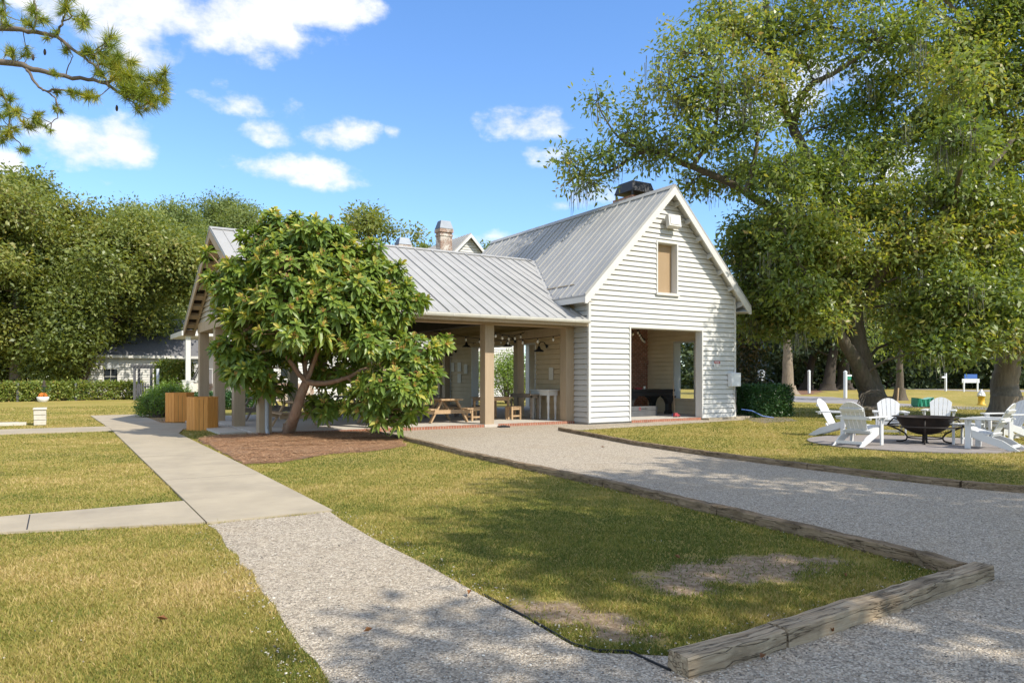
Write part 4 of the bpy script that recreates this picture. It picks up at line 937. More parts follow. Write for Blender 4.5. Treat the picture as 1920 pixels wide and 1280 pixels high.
# ---------------------------------------------------------------- vegetation
def unit(a): return a/np.maximum(np.linalg.norm(a, axis=-1, keepdims=True), 1e-9)
def leaf_quads(P, nrm, axis, L, Wd, rng):
    """kites: P base points, axis along the leaf, nrm leaf normal"""
    axis = unit(axis); side_ = unit(np.cross(axis, nrm)); L = L[:, None]; Wd = Wd[:, None]
    up = unit(np.cross(side_, axis))
    return np.stack([P, P+axis*L*.45+side_*Wd*.5+up*L*.05, P+axis*L-up*L*.06, P+axis*L*.45-side_*Wd*.5+up*L*.05], 1)
def crown(name, C, m, parent, size, aspect, per, rad, seed, out_c=None, droop=.3, flat=.8, k_out=.6, zfl=1.0):
    """C: cluster centres (n,3); every cluster is a spray of `per` leaves"""
    rng = np.random.default_rng(seed); n = len(C); N = n*per
    cl = np.repeat(C, per, 0); g_ = rng.normal(size=(N, 3))*rad*np.array([1, 1, flat]); P = cl+g_
    P[:, 2] = np.maximum(P[:, 2], .05)
    ax = unit(g_)*.8+rng.normal(size=(N, 3))*.5; ax[:, 2] -= droop
    nr = rng.normal(size=(N, 3))*.7+unit(g_)*.4; nr[:, 2] += k_out
    if out_c is not None: nr += unit(P-np.repeat(out_c, per, 0))*.5
    L = size*rng.uniform(.6, 1.3, N); q = leaf_quads(P, nr, ax, L, L*aspect*rng.uniform(.8, 1.2, N), rng)
    r = np.clip(np.repeat(rng.uniform(.15, .85, n), per)*.55+rng.uniform(0, 1, N)*.45+rng.normal(0, .05, N), 0, 1)
    loc = WL[parent.name] if parent is not None else None
    if out_c is not None:
        hsh = np.modf(np.abs(np.sin(out_c[:,0]*12.9+out_c[:,1]*78.2+out_c[:,2]*37.7)*437.5))[0]; r = np.clip(r+np.repeat(hsh-.5, per)*.38, 0, 1)
    v = q.reshape(-1, 3)
    if parent is not None: v = v-np.array(loc)
    return np_mesh(name, v, N, 4, m, parent, None, {'rnd': np.repeat(r, 4)})
def in_ellipsoid(c, r, n, rng, shell=.55, lower=-.75):
    d = unit(rng.normal(size=(n*2, 3))); d = d[d[:, 2] > lower][:n]
    return np.array(c)+d*np.array(r)*(rng.uniform(0, 1, (len(d), 1))**shell)
def curve(pts, k=6):                                                      # Catmull-Rom through points
    pts = [Vector(p) for p in pts]; out = []
    for i in range(len(pts)-1):
        p0 = pts[max(i-1, 0)]; p1 = pts[i]; p2 = pts[i+1]; p3 = pts[min(i+2, len(pts)-1)]
        for j in range(k):
            t = j/k; out.append(.5*((2*p1)+(p2-p0)*t+(2*p0-5*p1+4*p2-p3)*t*t+(3*p1-p0-3*p2+p3)*t**3))
    return out+[pts[-1]]
def lin(a, b, n, e=1.0): return [a+(b-a)*(i/(n-1))**e for i in range(n)]
def branch(b, pts, r0, r1, n=7, k=5, rng=None, jit=.0, e=.8):
    c = curve(pts, k)
    if rng and jit: c = [p+Vector((rng.uniform(-jit, jit), rng.uniform(-jit, jit), rng.uniform(-jit, jit))) if 0 < i < len(c)-1 else p for i, p in enumerate(c)]
    b.tube(c, lin(r0, r1, len(c), e), n); return c
def flare(b, base, r, n=12, h=.9, out=1.42):                               # root flare at the foot of a trunk
    vs = []; k = 7
    for i in range(k):
        t = i/(k-1); z = h*t
        for j in range(n):
            a = 2*math.pi*j/n; lob = 1+.28*(1-t)**1.5*math.sin(a*4+base[0]); q = r*(1+(out-1)*(1-t)**2.4)*lob
            vs.append((base[0]+q*math.cos(a), base[1]+q*math.sin(a), base[2]+z-.05))
    b.add(vs, [(i*n+j, i*n+(j+1) % n, (i+1)*n+(j+1) % n, (i+1)*n+j) for i in range(k-1) for j in range(n)])
def big_tree(name, label, base, stems, limbs, clumps, bark, leafm, seed, size, aspect, per, rad, dens, twr=.022, group=None, cat='tree', moss=0, r_flare=None, droop=.25):
    """stems: [(points, r0, r1)], limbs likewise; clumps: [(centre, radii, density)]"""
    t = thing(name, label, cat, base, group); rng = random.Random(seed); nr = np.random.default_rng(seed)
    b = MB(); b.smooth = True; paths = []
    for pts, r0, r1 in stems: paths += branch(b, pts, r0, r1, 12, 7, rng, r0*.05)
    if r_flare: flare(b, base, r_flare)
    b.build('trunk', bark, t)
    b = MB(); b.smooth = True
    for pts, r0, r1 in limbs: paths += branch(b, pts, r0, r1, 8, 6, rng, r0*.25)
    CC, OC = [], []
    for (c, r, dn) in clumps:
        c = Vector(c); vol = (r[0]*r[1]*r[2])**(2/3)
        n = max(4, int(dens*dn*vol)); C = in_ellipsoid(c, r, n, nr); CC.append(C); OC.append(np.repeat(np.array([c]), len(C), 0))
        # a bough from the nearest point that lies lower or inward
        best = min(paths, key=lambda p: (p-c).length+(2.5 if p.z > c.z+.5 else 0))
        d = (best-c).length
        if d > .5:
            mid = best.lerp(c, .5)+Vector((rng.uniform(-.2, .2), rng.uniform(-.2, .2), .10*d))*min(1, d/2)
            bp = branch(b, [best, mid, c], min(.13, .03+.022*d), .022, 6, 5, rng, .05)
        else: bp = [best, c]
        for q in C[::3]:
            q = Vector(q); o = min(bp[len(bp)//3:], key=lambda p: (p-q).length)
            if (o-q).length > .25: b.tube([o, o.lerp(q, .55)+Vector((0, 0, .06*(o-q).length)), q], [twr, twr*.7, twr*.35], 4, cap=False)
    b.build('limbs', bark, t)
    CC = np.concatenate(CC); OC = np.concatenate(OC)
    crown('crown', CC, leafm, t, size, aspect, per, rad, seed, OC, droop)
    if moss:
        pk = nr.choice(len(CC), moss, replace=False); V_ = []
        for i in pk:
            for _ in range(16):
                p = CC[i]+nr.normal(0, .18, 3)*np.array([1, 1, .4]); L = nr.uniform(.3, 1.1); a = nr.uniform(0, 6.28); w = np.array([math.cos(a), math.sin(a), 0])*.016; dr = nr.normal(0, .05, 3)
                V_.append([p-w, p+w, p+dr+w*.3-np.array([0, 0, L]), p+dr-w*.3-np.array([0, 0, L])])
        V_ = np.array(V_).reshape(-1, 3)-np.array(base); np_mesh('hanging_moss', V_, len(V_)//4, 4, M['moss'], t)
    return t
px = lambda u, v, d: V(u, v, d)
mpp = lambda d: d/F
def clump_px(u, v, d, ru, rv, dn=1.0, rd=None): return (V(u, v, d), (ru*mpp(d)*.95, (rd or ru*mpp(d)), rv*mpp(d)*1.3), dn)
# the great hickory-like tree right of the building
D = 29.0
base = (*G(1648, 784), 0)
stems = [([Vector(base), V(1633, 730, D), V(1612, 670, D), V(1600, 600, D), V(1588, 500, D), V(1562, 405, D+.3), V(1510, 290, D+.5)], .56, .22),
         ([V(1650, 770, D-.1), V(1612, 690, D-.5), V(1578, 632, D-.9), V(1548, 560, D-1.2), V(1500, 500, D-1.5), V(1470, 430, D-1.5)], .36, .05)]
limbs = [([V(1588, 505, D), V(1500, 432, D+.6), V(1400, 362, D+.8), V(1300, 312, D+.4), V(1218, 284, D), V(1150, 318, D+.3), V(1095, 332, D+.4)], .24, .03),
         ([V(1218, 284, D), V(1165, 262, D-.3), V(1130, 215, D-.5), V(1120, 180, D-.5)], .06, .015),
         ([V(1300, 312, D-.6), V(1340, 240, D-1), V(1345, 180, D-1.2), V(1330, 110, D-1.3)], .10, .02),
         ([V(1512, 295, D+.5), V(1478, 215, D+.8), V(1450, 110, D+1), V(1437, 20, D+1), V(1432, -60, D+1)], .22, .10),
         ([V(1485, 240, D+.7), V(1515, 165, D), V(1560, 140, D-.5), V(1640, 85, D-1), V(1700, 20, D-1)], .17, .04),
         ([V(1600, 590, D), V(1665, 490, D-.6), V(1740, 420, D-1), V(1830, 350, D-1.4), V(1900, 260, D-1.5)], .26, .07),
         ([V(1588, 505, D), V(1640, 400, D+1), V(1660, 300, D+1.5), V(1650, 200, D+1.5)], .2, .05),
         ([V(1450, 110, D+1), V(1390, 60, D+.5), V(1340, 60, D)], .1, .03),
         ([V(1400, 362, D-.8), V(1420, 260, D-1), V(1400, 180, D-1)], .12, .03)]
CL = [(1295,100,-1,70,45,.7),(1375,62,0,70,42,.8),(1240,165,-1,55,34,.55),(1330,180,-1,60,40,.9),(1415,155,-1,70,42,.9),(1450,60,1,70,50,.9),(1350,20,0,55,30,.7),
 (1505,110,0,60,42,.8),(1540,50,0,70,45,.9),(1130,292,0,50,26,.6),(1085,330,.4,38,22,.55),(1185,232,-.3,48,30,.6),(1235,285,0,50,28,.8),(1310,262,-1,60,34,.9),(1395,242,-1,64,36,1),(1120,190,-.5,34,32,.4),(1112,346,.3,36,20,.5),(1060,300,.4,26,20,.45),(1200,268,0,40,20,.6),(1290,200,-1,46,30,.7),
 (1470,200,0,60,34,.8),(1370,330,2.2,56,36,.9),(1450,330,-1,70,42,1),(1535,335,0,80,46,1),(1300,345,2.2,40,26,.6),(1495,415,-1,80,46,1.1),(1420,440,2.2,62,46,1.1),(1610,300,1,80,46,1),(1640,395,0,80,48,1.1),(1570,480,-1,80,48,1.1),(1470,510,1,64,44,.9),(1405,530,2.2,52,56,1.1),(1390,470,2.2,44,40,1.0),
 (1430,600,2.2,60,42,1.0),(1495,570,1.5,56,36,.8),(1545,520,1.8,44,36,.8),(1660,510,1.6,56,42,1.0),(1720,590,-.6,64,36,1.0),(1700,640,1.2,40,20,.7),(1520,610,1.8,36,20,.6),(1480,625,2,36,18,.5),(1540,598,-1.6,46,28,.95),(1505,545,-1.7,52,34,.95),(1480,470,-1.5,46,34,.8),(1590,560,-1.2,40,28,.7),
 (1700,460,-1,80,52,1.1),(1620,200,1,70,46,.8),(1700,250,1,80,50,.9),(1680,150,0,70,45,.75),(1640,80,-1,70,45,.85),(1720,60,-1,70,45,.8),(1760,360,-1,80,50,1.1),(1780,540,-2,70,46,1.1),(1590,400,2,70,46,1),(1750,660,-2,60,24,.7),(1620,570,2.8,50,26,.7),(1560,240,1,50,34,.7)]
big_tree('hickory_tree', 'huge leaning tree right of the white building, forked thick trunk behind the chairs', base, stems, limbs,
         [clump_px(u, v, D+dd, ru, rv, dn*(.56 if v < 280 else .74 if v < 420 else .88), rd=ru*mpp(D)*1.1) for u, v, dd, ru, rv, dn in CL]+[(Vector((24.45, 12.2, 9.0)), (.7, 1.0, 1.2), .8), (Vector((24.7, 12.3, 11.2)), (.75, 1.0, 1.0), .7)], M['bark'], M['hickleaf'], 11, .225, .42, 20, .28, 84, moss=200, r_flare=.52)
D2 = 29.5; base = (*G(1888, 782), 0)
stems = [([Vector(base), V(1885, 735, D2), V(1888, 690, D2), V(1902, 630, D2), V(1925, 560, D2), V(1960, 440, D2), V(1990, 300, D2)], .60, .28)]
limbs = [([V(1900, 640, D2), V(1850, 560, D2-.5), V(1830, 450, D2-.5), V(1820, 330, D2-.5)], .26, .08), ([V(1925, 560, D2), V(1900, 400, D2), V(1890, 250, D2), V(1840, 80, D2)], .25, .06), ([V(1990, 300, D2), V(2040, 180, D2), V(2060, 40, D2)], .24, .06), ([V(1960, 440, D2), V(2080, 380, D2-1), V(2200, 330, D2-2)], .24, .06)]
CL = [(1790,110,0,80,50,.75),(1850,60,0,80,50,.8),(1920,30,0,80,50,.85),(1830,190,0,80,50,.85),(1900,150,0,80,50,.85),(1760,230,.5,60,40,.7),(1830,290,0,80,50,1),(1910,270,0,80,52,1),(1850,390,-1,80,52,1.1),(1930,390,0,80,52,1.1),(1800,460,-1,80,50,1.1),(1880,490,-1,80,50,1.1),(1840,570,-2,80,46,1.1),(1910,590,-2,70,46,1.0),(1800,630,-2.4,70,34,1),(1850,640,-2.6,60,24,.9),(1760,600,-2,60,40,1),(1940,650,-2.4,40,24,.9),
 (1990,130,0,90,60,.9),(2060,40,0,90,60,.9),(2080,200,0,90,60,.9),(2010,470,0,90,60,1),(2120,380,-1,100,60,.9),(2200,300,-2,100,60,.9),(2060,580,-2,90,50,.9),(2020,300,0,90,60,.9),(1960,-60,0,110,60,.8),(1820,-40,0,90,50,.8),(1700,-50,0,90,50,.7),(1560,-40,0,90,50,.7)]
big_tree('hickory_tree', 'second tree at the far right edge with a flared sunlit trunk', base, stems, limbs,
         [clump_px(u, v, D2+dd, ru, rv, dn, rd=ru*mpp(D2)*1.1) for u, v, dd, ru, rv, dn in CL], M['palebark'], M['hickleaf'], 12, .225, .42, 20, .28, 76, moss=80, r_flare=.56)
# shade trees that stand outside the picture, to the right of and behind the camera
def shade_tree(label, base, cz, R_, seed, n=16, dens=42):
    rng = random.Random(seed); base = (*base, 0); c = Vector((base[0], base[1], cz)); cl = []
    for i in range(n):
        a = rng.uniform(0, 6.28); q = R_*math.sqrt(rng.uniform(.05, 1)); z = cz+rng.uniform(-.3, .35)*R_
        cl.append((Vector((base[0]+q*math.cos(a), base[1]+q*math.sin(a), z)), (R_*.30, R_*.30, R_*.2), rng.uniform(.7, 1.1)))
    big_tree('shade_tree', label, base, [([Vector(base), Vector((base[0]+.2, base[1], cz*.5)), c+Vector((0, 0, R_*.2))], .5, .12)], [], cl, M['bark'], M['hickleaf'], seed, .30, .45, 14, .30, dens, r_flare=.5)
shade_tree('broad tree outside the right edge whose shade dapples the gravel drive', (14.5, -6.2), 9.4, 5.6, 51, 24, 80)
shade_tree('broad tree outside the right edge that shades the fire pit lawn', (24.4, -4.2), 9.0, 4.2, 52, 9, 50)
shade_tree('tree behind the camera that throws the small shade on the gravel path', (6.6, -5.7), 9.5, 1.9, 53, 6, 70)

# the loquat by the pavilion
D3 = 19.0
def loquat():
    base = Vector((*G(541, 817), 0.0)); base.z = .04
    t = thing('loquat_tree', 'bushy loquat tree with long glossy leaves on the pine straw bed', 'tree', tuple(base)); rng = random.Random(7); nr = np.random.default_rng(7)
    b = MB(); b.smooth = True
    trunk = branch(b, [base, V(552, 780, D3), V(563, 745, D3), V(574, 716, D3)], .155, .115, 12, 8, rng, .006); flare(b, base, .15, 12, .35, 1.5)
    b.build('trunk', M['loqbark'], t)
    b = MB(); b.smooth = True; paths = []
    fk = V(574, 716, D3)
    for pts, r0, r1 in (([fk, V(553, 690, D3-.1), V(524, 652, D3-.3), V(490, 610, D3-.4), V(455, 560, D3-.5)], .085, .03), ([fk, V(572, 670, D3+.2), V(577, 600, D3+.3), V(560, 500, D3+.2)], .075, .025),
                        ([fk, V(588, 680, D3), V(605, 620, D3-.3), V(620, 540, D3-.4), V(600, 450, D3-.3)], .075, .025), ([fk, V(610, 718, D3-.2), V(650, 708, D3-.4), V(690, 690, D3-.5), V(740, 680, D3-.5)], .085, .03),
                        ([V(605, 620, D3-.3), V(650, 590, D3), V(700, 560, D3)], .045, .02), ([V(524, 652, D3-.3), V(470, 665, D3-.2), V(430, 680, D3)], .04, .015), ([fk, V(565, 660, D3+.7), V(540, 590, D3+1.1)], .06, .02), ([fk, V(600, 650, D3+.7), V(660, 610, D3+1.2)], .06, .02), ([V(650, 708, D3-.4), V(690, 740, D3-.8), V(720, 770, D3-.9)], .04, .015)):
        paths += branch(b, pts, r0, r1, 8, 6, rng, .012)
    CL = [(540,470,0,90,50),(470,500,-.4,60,42),(430,540,-.6,40,28),(620,490,0,80,46),(690,520,.2,60,42),(550,560,-.9,100,56),(480,600,-.7,62,40),(640,580,-.8,90,56),(720,580,-.3,62,44),(560,650,.6,90,40),(440,650,-.4,36,34),(480,690,-.2,60,36),(700,640,-.8,80,40),(770,660,-.5,60,44),(740,720,-.9,80,44),(690,750,-1.0,50,36),(780,710,-.6,50,36),(550,450,.9,80,40),(640,520,1.2,90,50),(500,560,1.1,90,50),(650,640,1.0,90,46),(525,425,0,44,26),(610,445,.2,60,24),(404,520,-.6,22,18),(690,470,.2,36,22),(750,545,0,40,28),(610,760,.6,60,26),(560,620,-1.2,80,36),(730,780,-.9,46,22),(450,695,.0,44,30),(505,725,.6,46,26),(640,700,.9,70,34),(590,440,-.3,70,34),(560,500,-.7,90,44),(650,540,-.7,80,40),(430,585,-.3,34,26),(396,478,-.5,16,14),(470,440,-.3,24,18),(505,404,0,18,14),(556,412,0,16,14),(645,446,0,18,14),(735,500,-.2,22,16),(790,560,-.3,22,16),(828,640,-.5,20,16),(815,700,-.5,26,18),(775,770,-.8,26,14),(410,650,-.4,22,16)]
    ros = []
    for (u, v, dd, ru, rv) in CL:
        c = V(u, v, D3+dd); r = (ru*mpp(D3)*.92, min(1.0, ru*mpp(D3)), rv*mpp(D3)*.92); n = int(ru*rv/46)
        P = in_ellipsoid(c, r, n, nr, .22, -.85)
        best = min(paths, key=lambda p: (p-c).length)
        bp = branch(b, [best, best.lerp(c, .5)+Vector((0, 0, .05)), c], .028, .014, 5, 4)
        for q in P:
            q = Vector(q); ax = (q-c); ax = Vector((ax.x/r[0], ax.y/r[1], ax.z/r[2]+.55)).normalized()
            ros.append((q, ax)); o = min(bp, key=lambda p: (p-q).length)
            b.tube([o, o.lerp(q, .6)-Vector((0, 0, .02)), q], [.012, .009, .007], 4, cap=False)
    b.build('limbs', M['loqbark'], t)
    V_, A_, FV = [], [], []
    for (q, ax) in ros:
        a = ax.cross(Vector((.3, .2, 1))).normalized(); bb = ax.cross(a).normalized(); n = rng.randint(10, 15); base_r = rng.uniform(.05, .7); ph = rng.uniform(0, 6.28)
        for j in range(n):
            f_ = j/n; ang = ph+j*2.4; tilt = R(100-78*f_+rng.uniform(-10, 10)); dirv = (ax*math.cos(tilt)+(a*math.cos(ang)+bb*math.sin(ang))*math.sin(tilt)).normalized()
            L = rng.uniform(.24, .37)*(1-.36*f_); w = L*.165; side_ = dirv.cross(ax); side_ = side_.normalized() if side_.length > .05 else a
            up = side_.cross(dirv).normalized(); p0 = q-ax*(.10*(1-f_)); sag = Vector((0, 0, -.22*L))
            pts = [p0, p0+dirv*L*.35, p0+dirv*L*.7+sag*.35, p0+dirv*L*1.0+sag]
            ws = [w*.25, w*.9, w, w*.08]; fold = up*(.30*w)
            for i in range(3):
                l0, l1 = pts[i]-side_*ws[i]+fold*(ws[i]/w), pts[i+1]-side_*ws[i+1]+fold*(ws[i+1]/w)
                r0_, r1_ = pts[i]+side_*ws[i]+fold*(ws[i]/w), pts[i+1]+side_*ws[i+1]+fold*(ws[i+1]/w)
                V_ += [pts[i], pts[i+1], l1, l0, pts[i], r0_, r1_, pts[i+1]]
            c_ = min(1, max(0, .14+base_r*.6+.18*rng.random()+(.42 if f_ > .72 and rng.random() < .75 else 0))); A_ += [c_]*24
        if rng.random() < .34:
            for k in range(rng.randint(10, 22)):
                d = (ax+Vector((rng.gauss(0, .5), rng.gauss(0, .5), rng.gauss(0, .5)))).normalized(); p = q+d*rng.uniform(.02, .13); FV.append(p)
    v = np.array([tuple(p) for p in V_])-np.array(base); np_mesh('crown', v, len(V_)//4, 4, M['loqleaf'], t, None, {'rnd': A_})
    b = MB()
    for p in FV:
        s_ = .014; b.add([p+Vector(o)*s_ for o in ((1,0,0),(-1,0,0),(0,1,0),(0,-1,0),(0,0,1),(0,0,-1))], [(0,2,4),(2,1,4),(1,3,4),(3,0,4),(2,0,5),(1,2,5),(3,1,5),(0,3,5)])
    b.build('blossoms', M['flower'], t)
loquat()

# generic trees for the distance
def auto_tree(name, label, base, h, r, seed, leafm, bark, size, per=12, dens=8, group=None, low=.16, tr=None, n=22, cr=.5, lean=0):
    rng = random.Random(seed); base = Vector((*base, 0)); tr = tr or h*.03
    top = base+Vector((lean, 0, h*.7)); cl = []; limbs = []
    for i in range(n):
        f_ = (i+.5)/n; z = h*(low+(1-low)*f_); env = r*math.sqrt(max(.08, 1-((f_-.42)/.62)**2)); a = i*2.4+rng.uniform(-.5, .5); q = env*rng.uniform(.4, 1.02) if f_ < .9 else env*.25
        s_ = r*rng.choice((.18, .24, .30, .36, .42)); cl.append((base+Vector((q*math.cos(a)+lean*f_, q*math.sin(a), min(z+rng.uniform(-.04, .05)*h, h-s_*.4))), (s_, s_, s_*rng.uniform(.6, .85)), rng.uniform(.7, 1.3)))
    return big_tree(name, label, tuple(base), [([base, base+Vector((lean*.3, 0, h*.3)), top], tr, tr*.3)], limbs, cl, bark, leafm, seed, size, .5, per, cr, dens, twr=.04, group=group, r_flare=tr*1.1, droop=.2)
def at(u, d): p = V(u, HZ, d); return (p.x, p.y)
gl = 'tall oaks behind the garden hedge at the left'
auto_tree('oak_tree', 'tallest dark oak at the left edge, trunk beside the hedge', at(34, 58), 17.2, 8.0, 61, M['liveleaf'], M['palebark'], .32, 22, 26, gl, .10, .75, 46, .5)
auto_tree('oak_tree', 'round dark oak second from the left edge, drooping over the white outbuilding roof', at(140, 57), 14.2, 6.2, 62, M['liveleaf'], M['darkbark'], .32, 22, 26, gl, .30, .5, 36, .5, lean=5.2)
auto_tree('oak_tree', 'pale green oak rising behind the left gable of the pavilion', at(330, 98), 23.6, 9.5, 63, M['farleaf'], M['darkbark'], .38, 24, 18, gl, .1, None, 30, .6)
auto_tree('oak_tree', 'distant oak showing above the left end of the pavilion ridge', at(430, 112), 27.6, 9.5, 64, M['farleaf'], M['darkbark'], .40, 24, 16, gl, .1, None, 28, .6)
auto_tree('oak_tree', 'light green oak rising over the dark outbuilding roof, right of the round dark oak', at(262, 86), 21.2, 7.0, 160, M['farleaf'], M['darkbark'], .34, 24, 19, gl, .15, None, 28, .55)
auto_tree('oak_tree', 'dark oak partly cut by the left picture edge', at(-120, 60), 16, 8, 65, M['liveleaf'], M['darkbark'], .44, 13, 20, gl, .1, None, 24, .5)
auto_tree('oak_tree', 'airy oak standing behind the far chimneys', at(700, 88), 21.2, 6.6, 66, M['liveleaf'], M['darkbark'], .46, 12, 14, None, .3, None, 24, .5)
auto_tree('oak_tree', 'lower dense oak left of the tall far chimney', at(790, 100), 19.5, 5.0, 67, M['farleaf'], M['darkbark'], .5, 13, 20, None, .2, None, 20, .5)
auto_tree('oak_tree', 'dim oak between the loquat top and the far chimneys', at(620, 105), 20.5, 6.0, 68, M['farleaf'], M['darkbark'], .5, 12, 17, None, .2, None, 22, .5)
auto_tree('oak_tree', 'small treetop just showing between far white gable and steep roof', at(912, 110), 21.6, 3.0, 69, M['farleaf'], M['darkbark'], .5, 12, 16, None, .4, None, 14, .5)
# trees by the road on the right
gr = 'trees along the road behind the big tree'
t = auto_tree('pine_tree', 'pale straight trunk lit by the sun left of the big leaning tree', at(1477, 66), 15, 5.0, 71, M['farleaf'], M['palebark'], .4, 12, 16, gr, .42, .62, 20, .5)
auto_tree('oak_tree', 'tree with a bent forked trunk right of the pale straight one', at(1512, 92), 15, 6, 72, M['woodleaf'], M['darkbark'], .5, 12, 14, gr, .3, .65, 20, .6, lean=5)
auto_tree('oak_tree', 'dark leaning trunk in the wood behind the big tree fork', at(1552, 86), 16, 6, 73, M['woodleaf'], M['darkbark'], .5, 12, 14, gr, .3, .8, 20, .6, lean=4)
auto_tree('oak_tree', 'thick dark trunk just left of the big leaning tree', at(1582, 92), 16, 6, 74, M['woodleaf'], M['darkbark'], .5, 12, 14, gr, .3, .95, 20, .6)
auto_tree('oak_tree', 'slim grey trunk on the lawn beside the wooden stake', at(1687, 50), 9, 2.6, 75, M['hickleaf'], M['bark'], .3, 12, 22, gr, .36, .32, 14, .35)
auto_tree('oak_tree', 'slender trunk in the wood right of the big tree', at(1668, 100), 14, 5, 76, M['woodleaf'], M['darkbark'], .5, 12, 14, gr, .3, .6, 18, .6)
# the wood itself
rng_ = np.random.default_rng(80)
wc = []
for i in range(620):
    u = rng_.uniform(1290, 2350); d = rng_.uniform(96, 150); h = 17*rng_.random()**1.5*(1 if d > 104 else .75); p = V(u, HZ, d)
    wc.append(((p.x, p.y, max(.8, h)), (3.4, 3.4, 2.2), 1))
C = np.concatenate([in_ellipsoid(c, r, 24, rng_, .5, -1) for c, r, _ in wc])
o = crown('woods', C, M['woodleaf'], None, .62, .6, 17, .95, 81, None, .2); setp(o, 'dark leafy wood closing the view behind the road at the right', 'wood', None, 'stuff')
wc = [((*at(rng_.uniform(-500, 900), rng_.uniform(118, 150)), rng_.uniform(.5, 11)), (4, 4, 2.6), 1) for i in range(230)]
C = np.concatenate([in_ellipsoid(c, r, 20, rng_, .5, -1) for c, r, _ in wc])
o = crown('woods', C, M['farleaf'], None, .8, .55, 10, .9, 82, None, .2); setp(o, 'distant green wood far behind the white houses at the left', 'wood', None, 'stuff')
# ---------------------------------------------------------------- shrubs and hedges
def leafy(name, label, cat, base, blobs, leafm, size, aspect, per, rad, dens, seed, stems=True, group=None, lower=-.6):
    t = thing(name, label, cat, base, group); nr = np.random.default_rng(seed); rng = random.Random(seed); C, O = [], []; b = MB(); b.smooth = True
    for (c, r) in blobs:
        c = np.array(c); vol = (r[0]*r[1]*r[2])**(2/3); q = in_ellipsoid(c, r, int(dens*vol)+6, nr, .3, lower); C.append(q); O.append(np.repeat(c[None], len(q), 0))
        for p in q[::4]:
            p = Vector(p); f0 = Vector((base[0]+(c[0]-base[0])*.7+rng.uniform(-.1, .1), base[1]+(c[1]-base[1])*.7, base[2])); b.tube([f0, f0.lerp(p, .5)+Vector((0, 0, .05)), p], [.02, .012, .006], 4, cap=False)
    crown('foliage', np.concatenate(C), leafm, t, size, aspect, per, rad, seed, np.concatenate(O), .1); b.build('stems', M['twig'], t)
    return t
def hedge_box(name, label, cat, p, q, h, w, leafm, size, seed, n, per=9, group=None):
    """a clipped hedge from p to q: leaves packed on the faces of the box, twigs inside"""
    nr = np.random.default_rng(seed); p = np.array([*p, 0.]); q = np.array([*q, 0.]); d = q-p; L = np.linalg.norm(d); d /= L; s_ = np.array([-d[1], d[0], 0])
    t = thing(name, label, cat, tuple((p+q)/2), group)
    a = nr.uniform(0, L, n); k = nr.integers(0, 3, n); y = np.where(k == 0, w/2, np.where(k == 1, -w/2, nr.uniform(-w/2, w/2, n))); z = np.where(k == 2, h-.06, nr.uniform(.08, h-.04, n))
    e = nr.random(n) < .12*w/L*4; a = np.where(e, np.where(nr.random(n) < .5, .05, L-.05), a); y = np.where(e, nr.uniform(-w/2, w/2, n), y); z = np.where(e, nr.uniform(.08, h, n), z)
    C = p+d*a[:, None]+s_*(y*.92)[:, None]; C[:, 2] = z+nr.normal(0, .03, n)
    O = p+d*a[:, None]; O[:, 2] = h*.5
    crown('foliage', C, leafm, t, size, .6, per, size*.8, seed, O, .0)
    b = MB(); rng = random.Random(seed)
    for i in range(int(L/.18)):
        f0 = Vector(p+d*(i*.18+.05)); b.tube([f0, f0+Vector((rng.uniform(-.1, .1), rng.uniform(-.1, .1), h*.5)), f0+Vector(s_*rng.uniform(-w*.4, w*.4))+Vector((0, 0, h*.92))], [.02, .014, .006], 4, cap=False)
    b.build('stems', M['twig'], t)
    return t
# right of the building
p, q = G(1392, 779), G(1440, 777)
hedge_box('boxwood_hedge', 'clipped dark green boxwood hedge against the right corner of the building', 'hedge', (23.15, 19.75), (25.15, 19.55), 1.22, 1.25, M['boxleaf'], .075, 90, 2600, 10)
leafy('magnolia', 'tall shrub with brown and green leaves behind the boxwood hedge', 'shrub', (*at(1404, 33), 0), [(V(1402, 690, 33), (.75,.8,.7)), (V(1398, 650, 33.4), (.8,.8,.7)), (V(1405, 620, 33.6), (.7,.7,.6)), (V(1395, 585, 33.8), (.7,.7,.6)), (V(1412, 715, 33), (.6,.6,.4))], M['magleaf'], .19, .45, 12, .22, 110, 91)
# left
leafy('shrub', 'round bright green shrub at the path end beside the far litter bin', 'shrub', (*G(300, 786), 0), [((*G(293, 782), .42), (.75,.7,.5)), ((*G(318, 780), .62), (.8,.8,.62)), ((*G(306, 778), .75), (.7,.7,.5))], M['bushleaf'], .075, .6, 16, .07, 900, 92)
hedge_box('low_hedge', 'low dark hedge behind the litter bins, running under the pavilion posts', 'hedge', at(318, 34), at(480, 37), .78, .8, M['boxleaf'], .10, 93, 1700, 9)
leafy('shrub', 'feathery yellow green shrub before the white stair posts', 'shrub', (*at(322, 42), 0), [((*at(318, 42), .75), (1.0,.9,.75)), ((*at(334, 42), .6), (.8,.8,.6))], M['bushleaf'], .14, .3, 11, .16, 130, 94)
hedge_box('tall_hedge', 'square dark green hedge between the arbor and the white stair', 'hedge', at(303, 48), at(352, 50), 2.55, 1.0, M['hedgeleaf'], .14, 95, 1500, 9)
leafy('shrub', 'bright green shrub seen through the wide side opening of the pavilion', 'shrub', (*at(958, 44), 0), [((*at(950, 43.5), 1.3), (1.25,1.1,1.2)), ((*at(968, 44), 2.1), (1.2,1.1,1.0)), ((*at(945, 44), 2.2), (1.0,1.0,.8)), ((*at(985, 44), 1.0), (1.0,.9,.9))], M['bushleaf'], .17, .32, 11, .2, 120, 96)
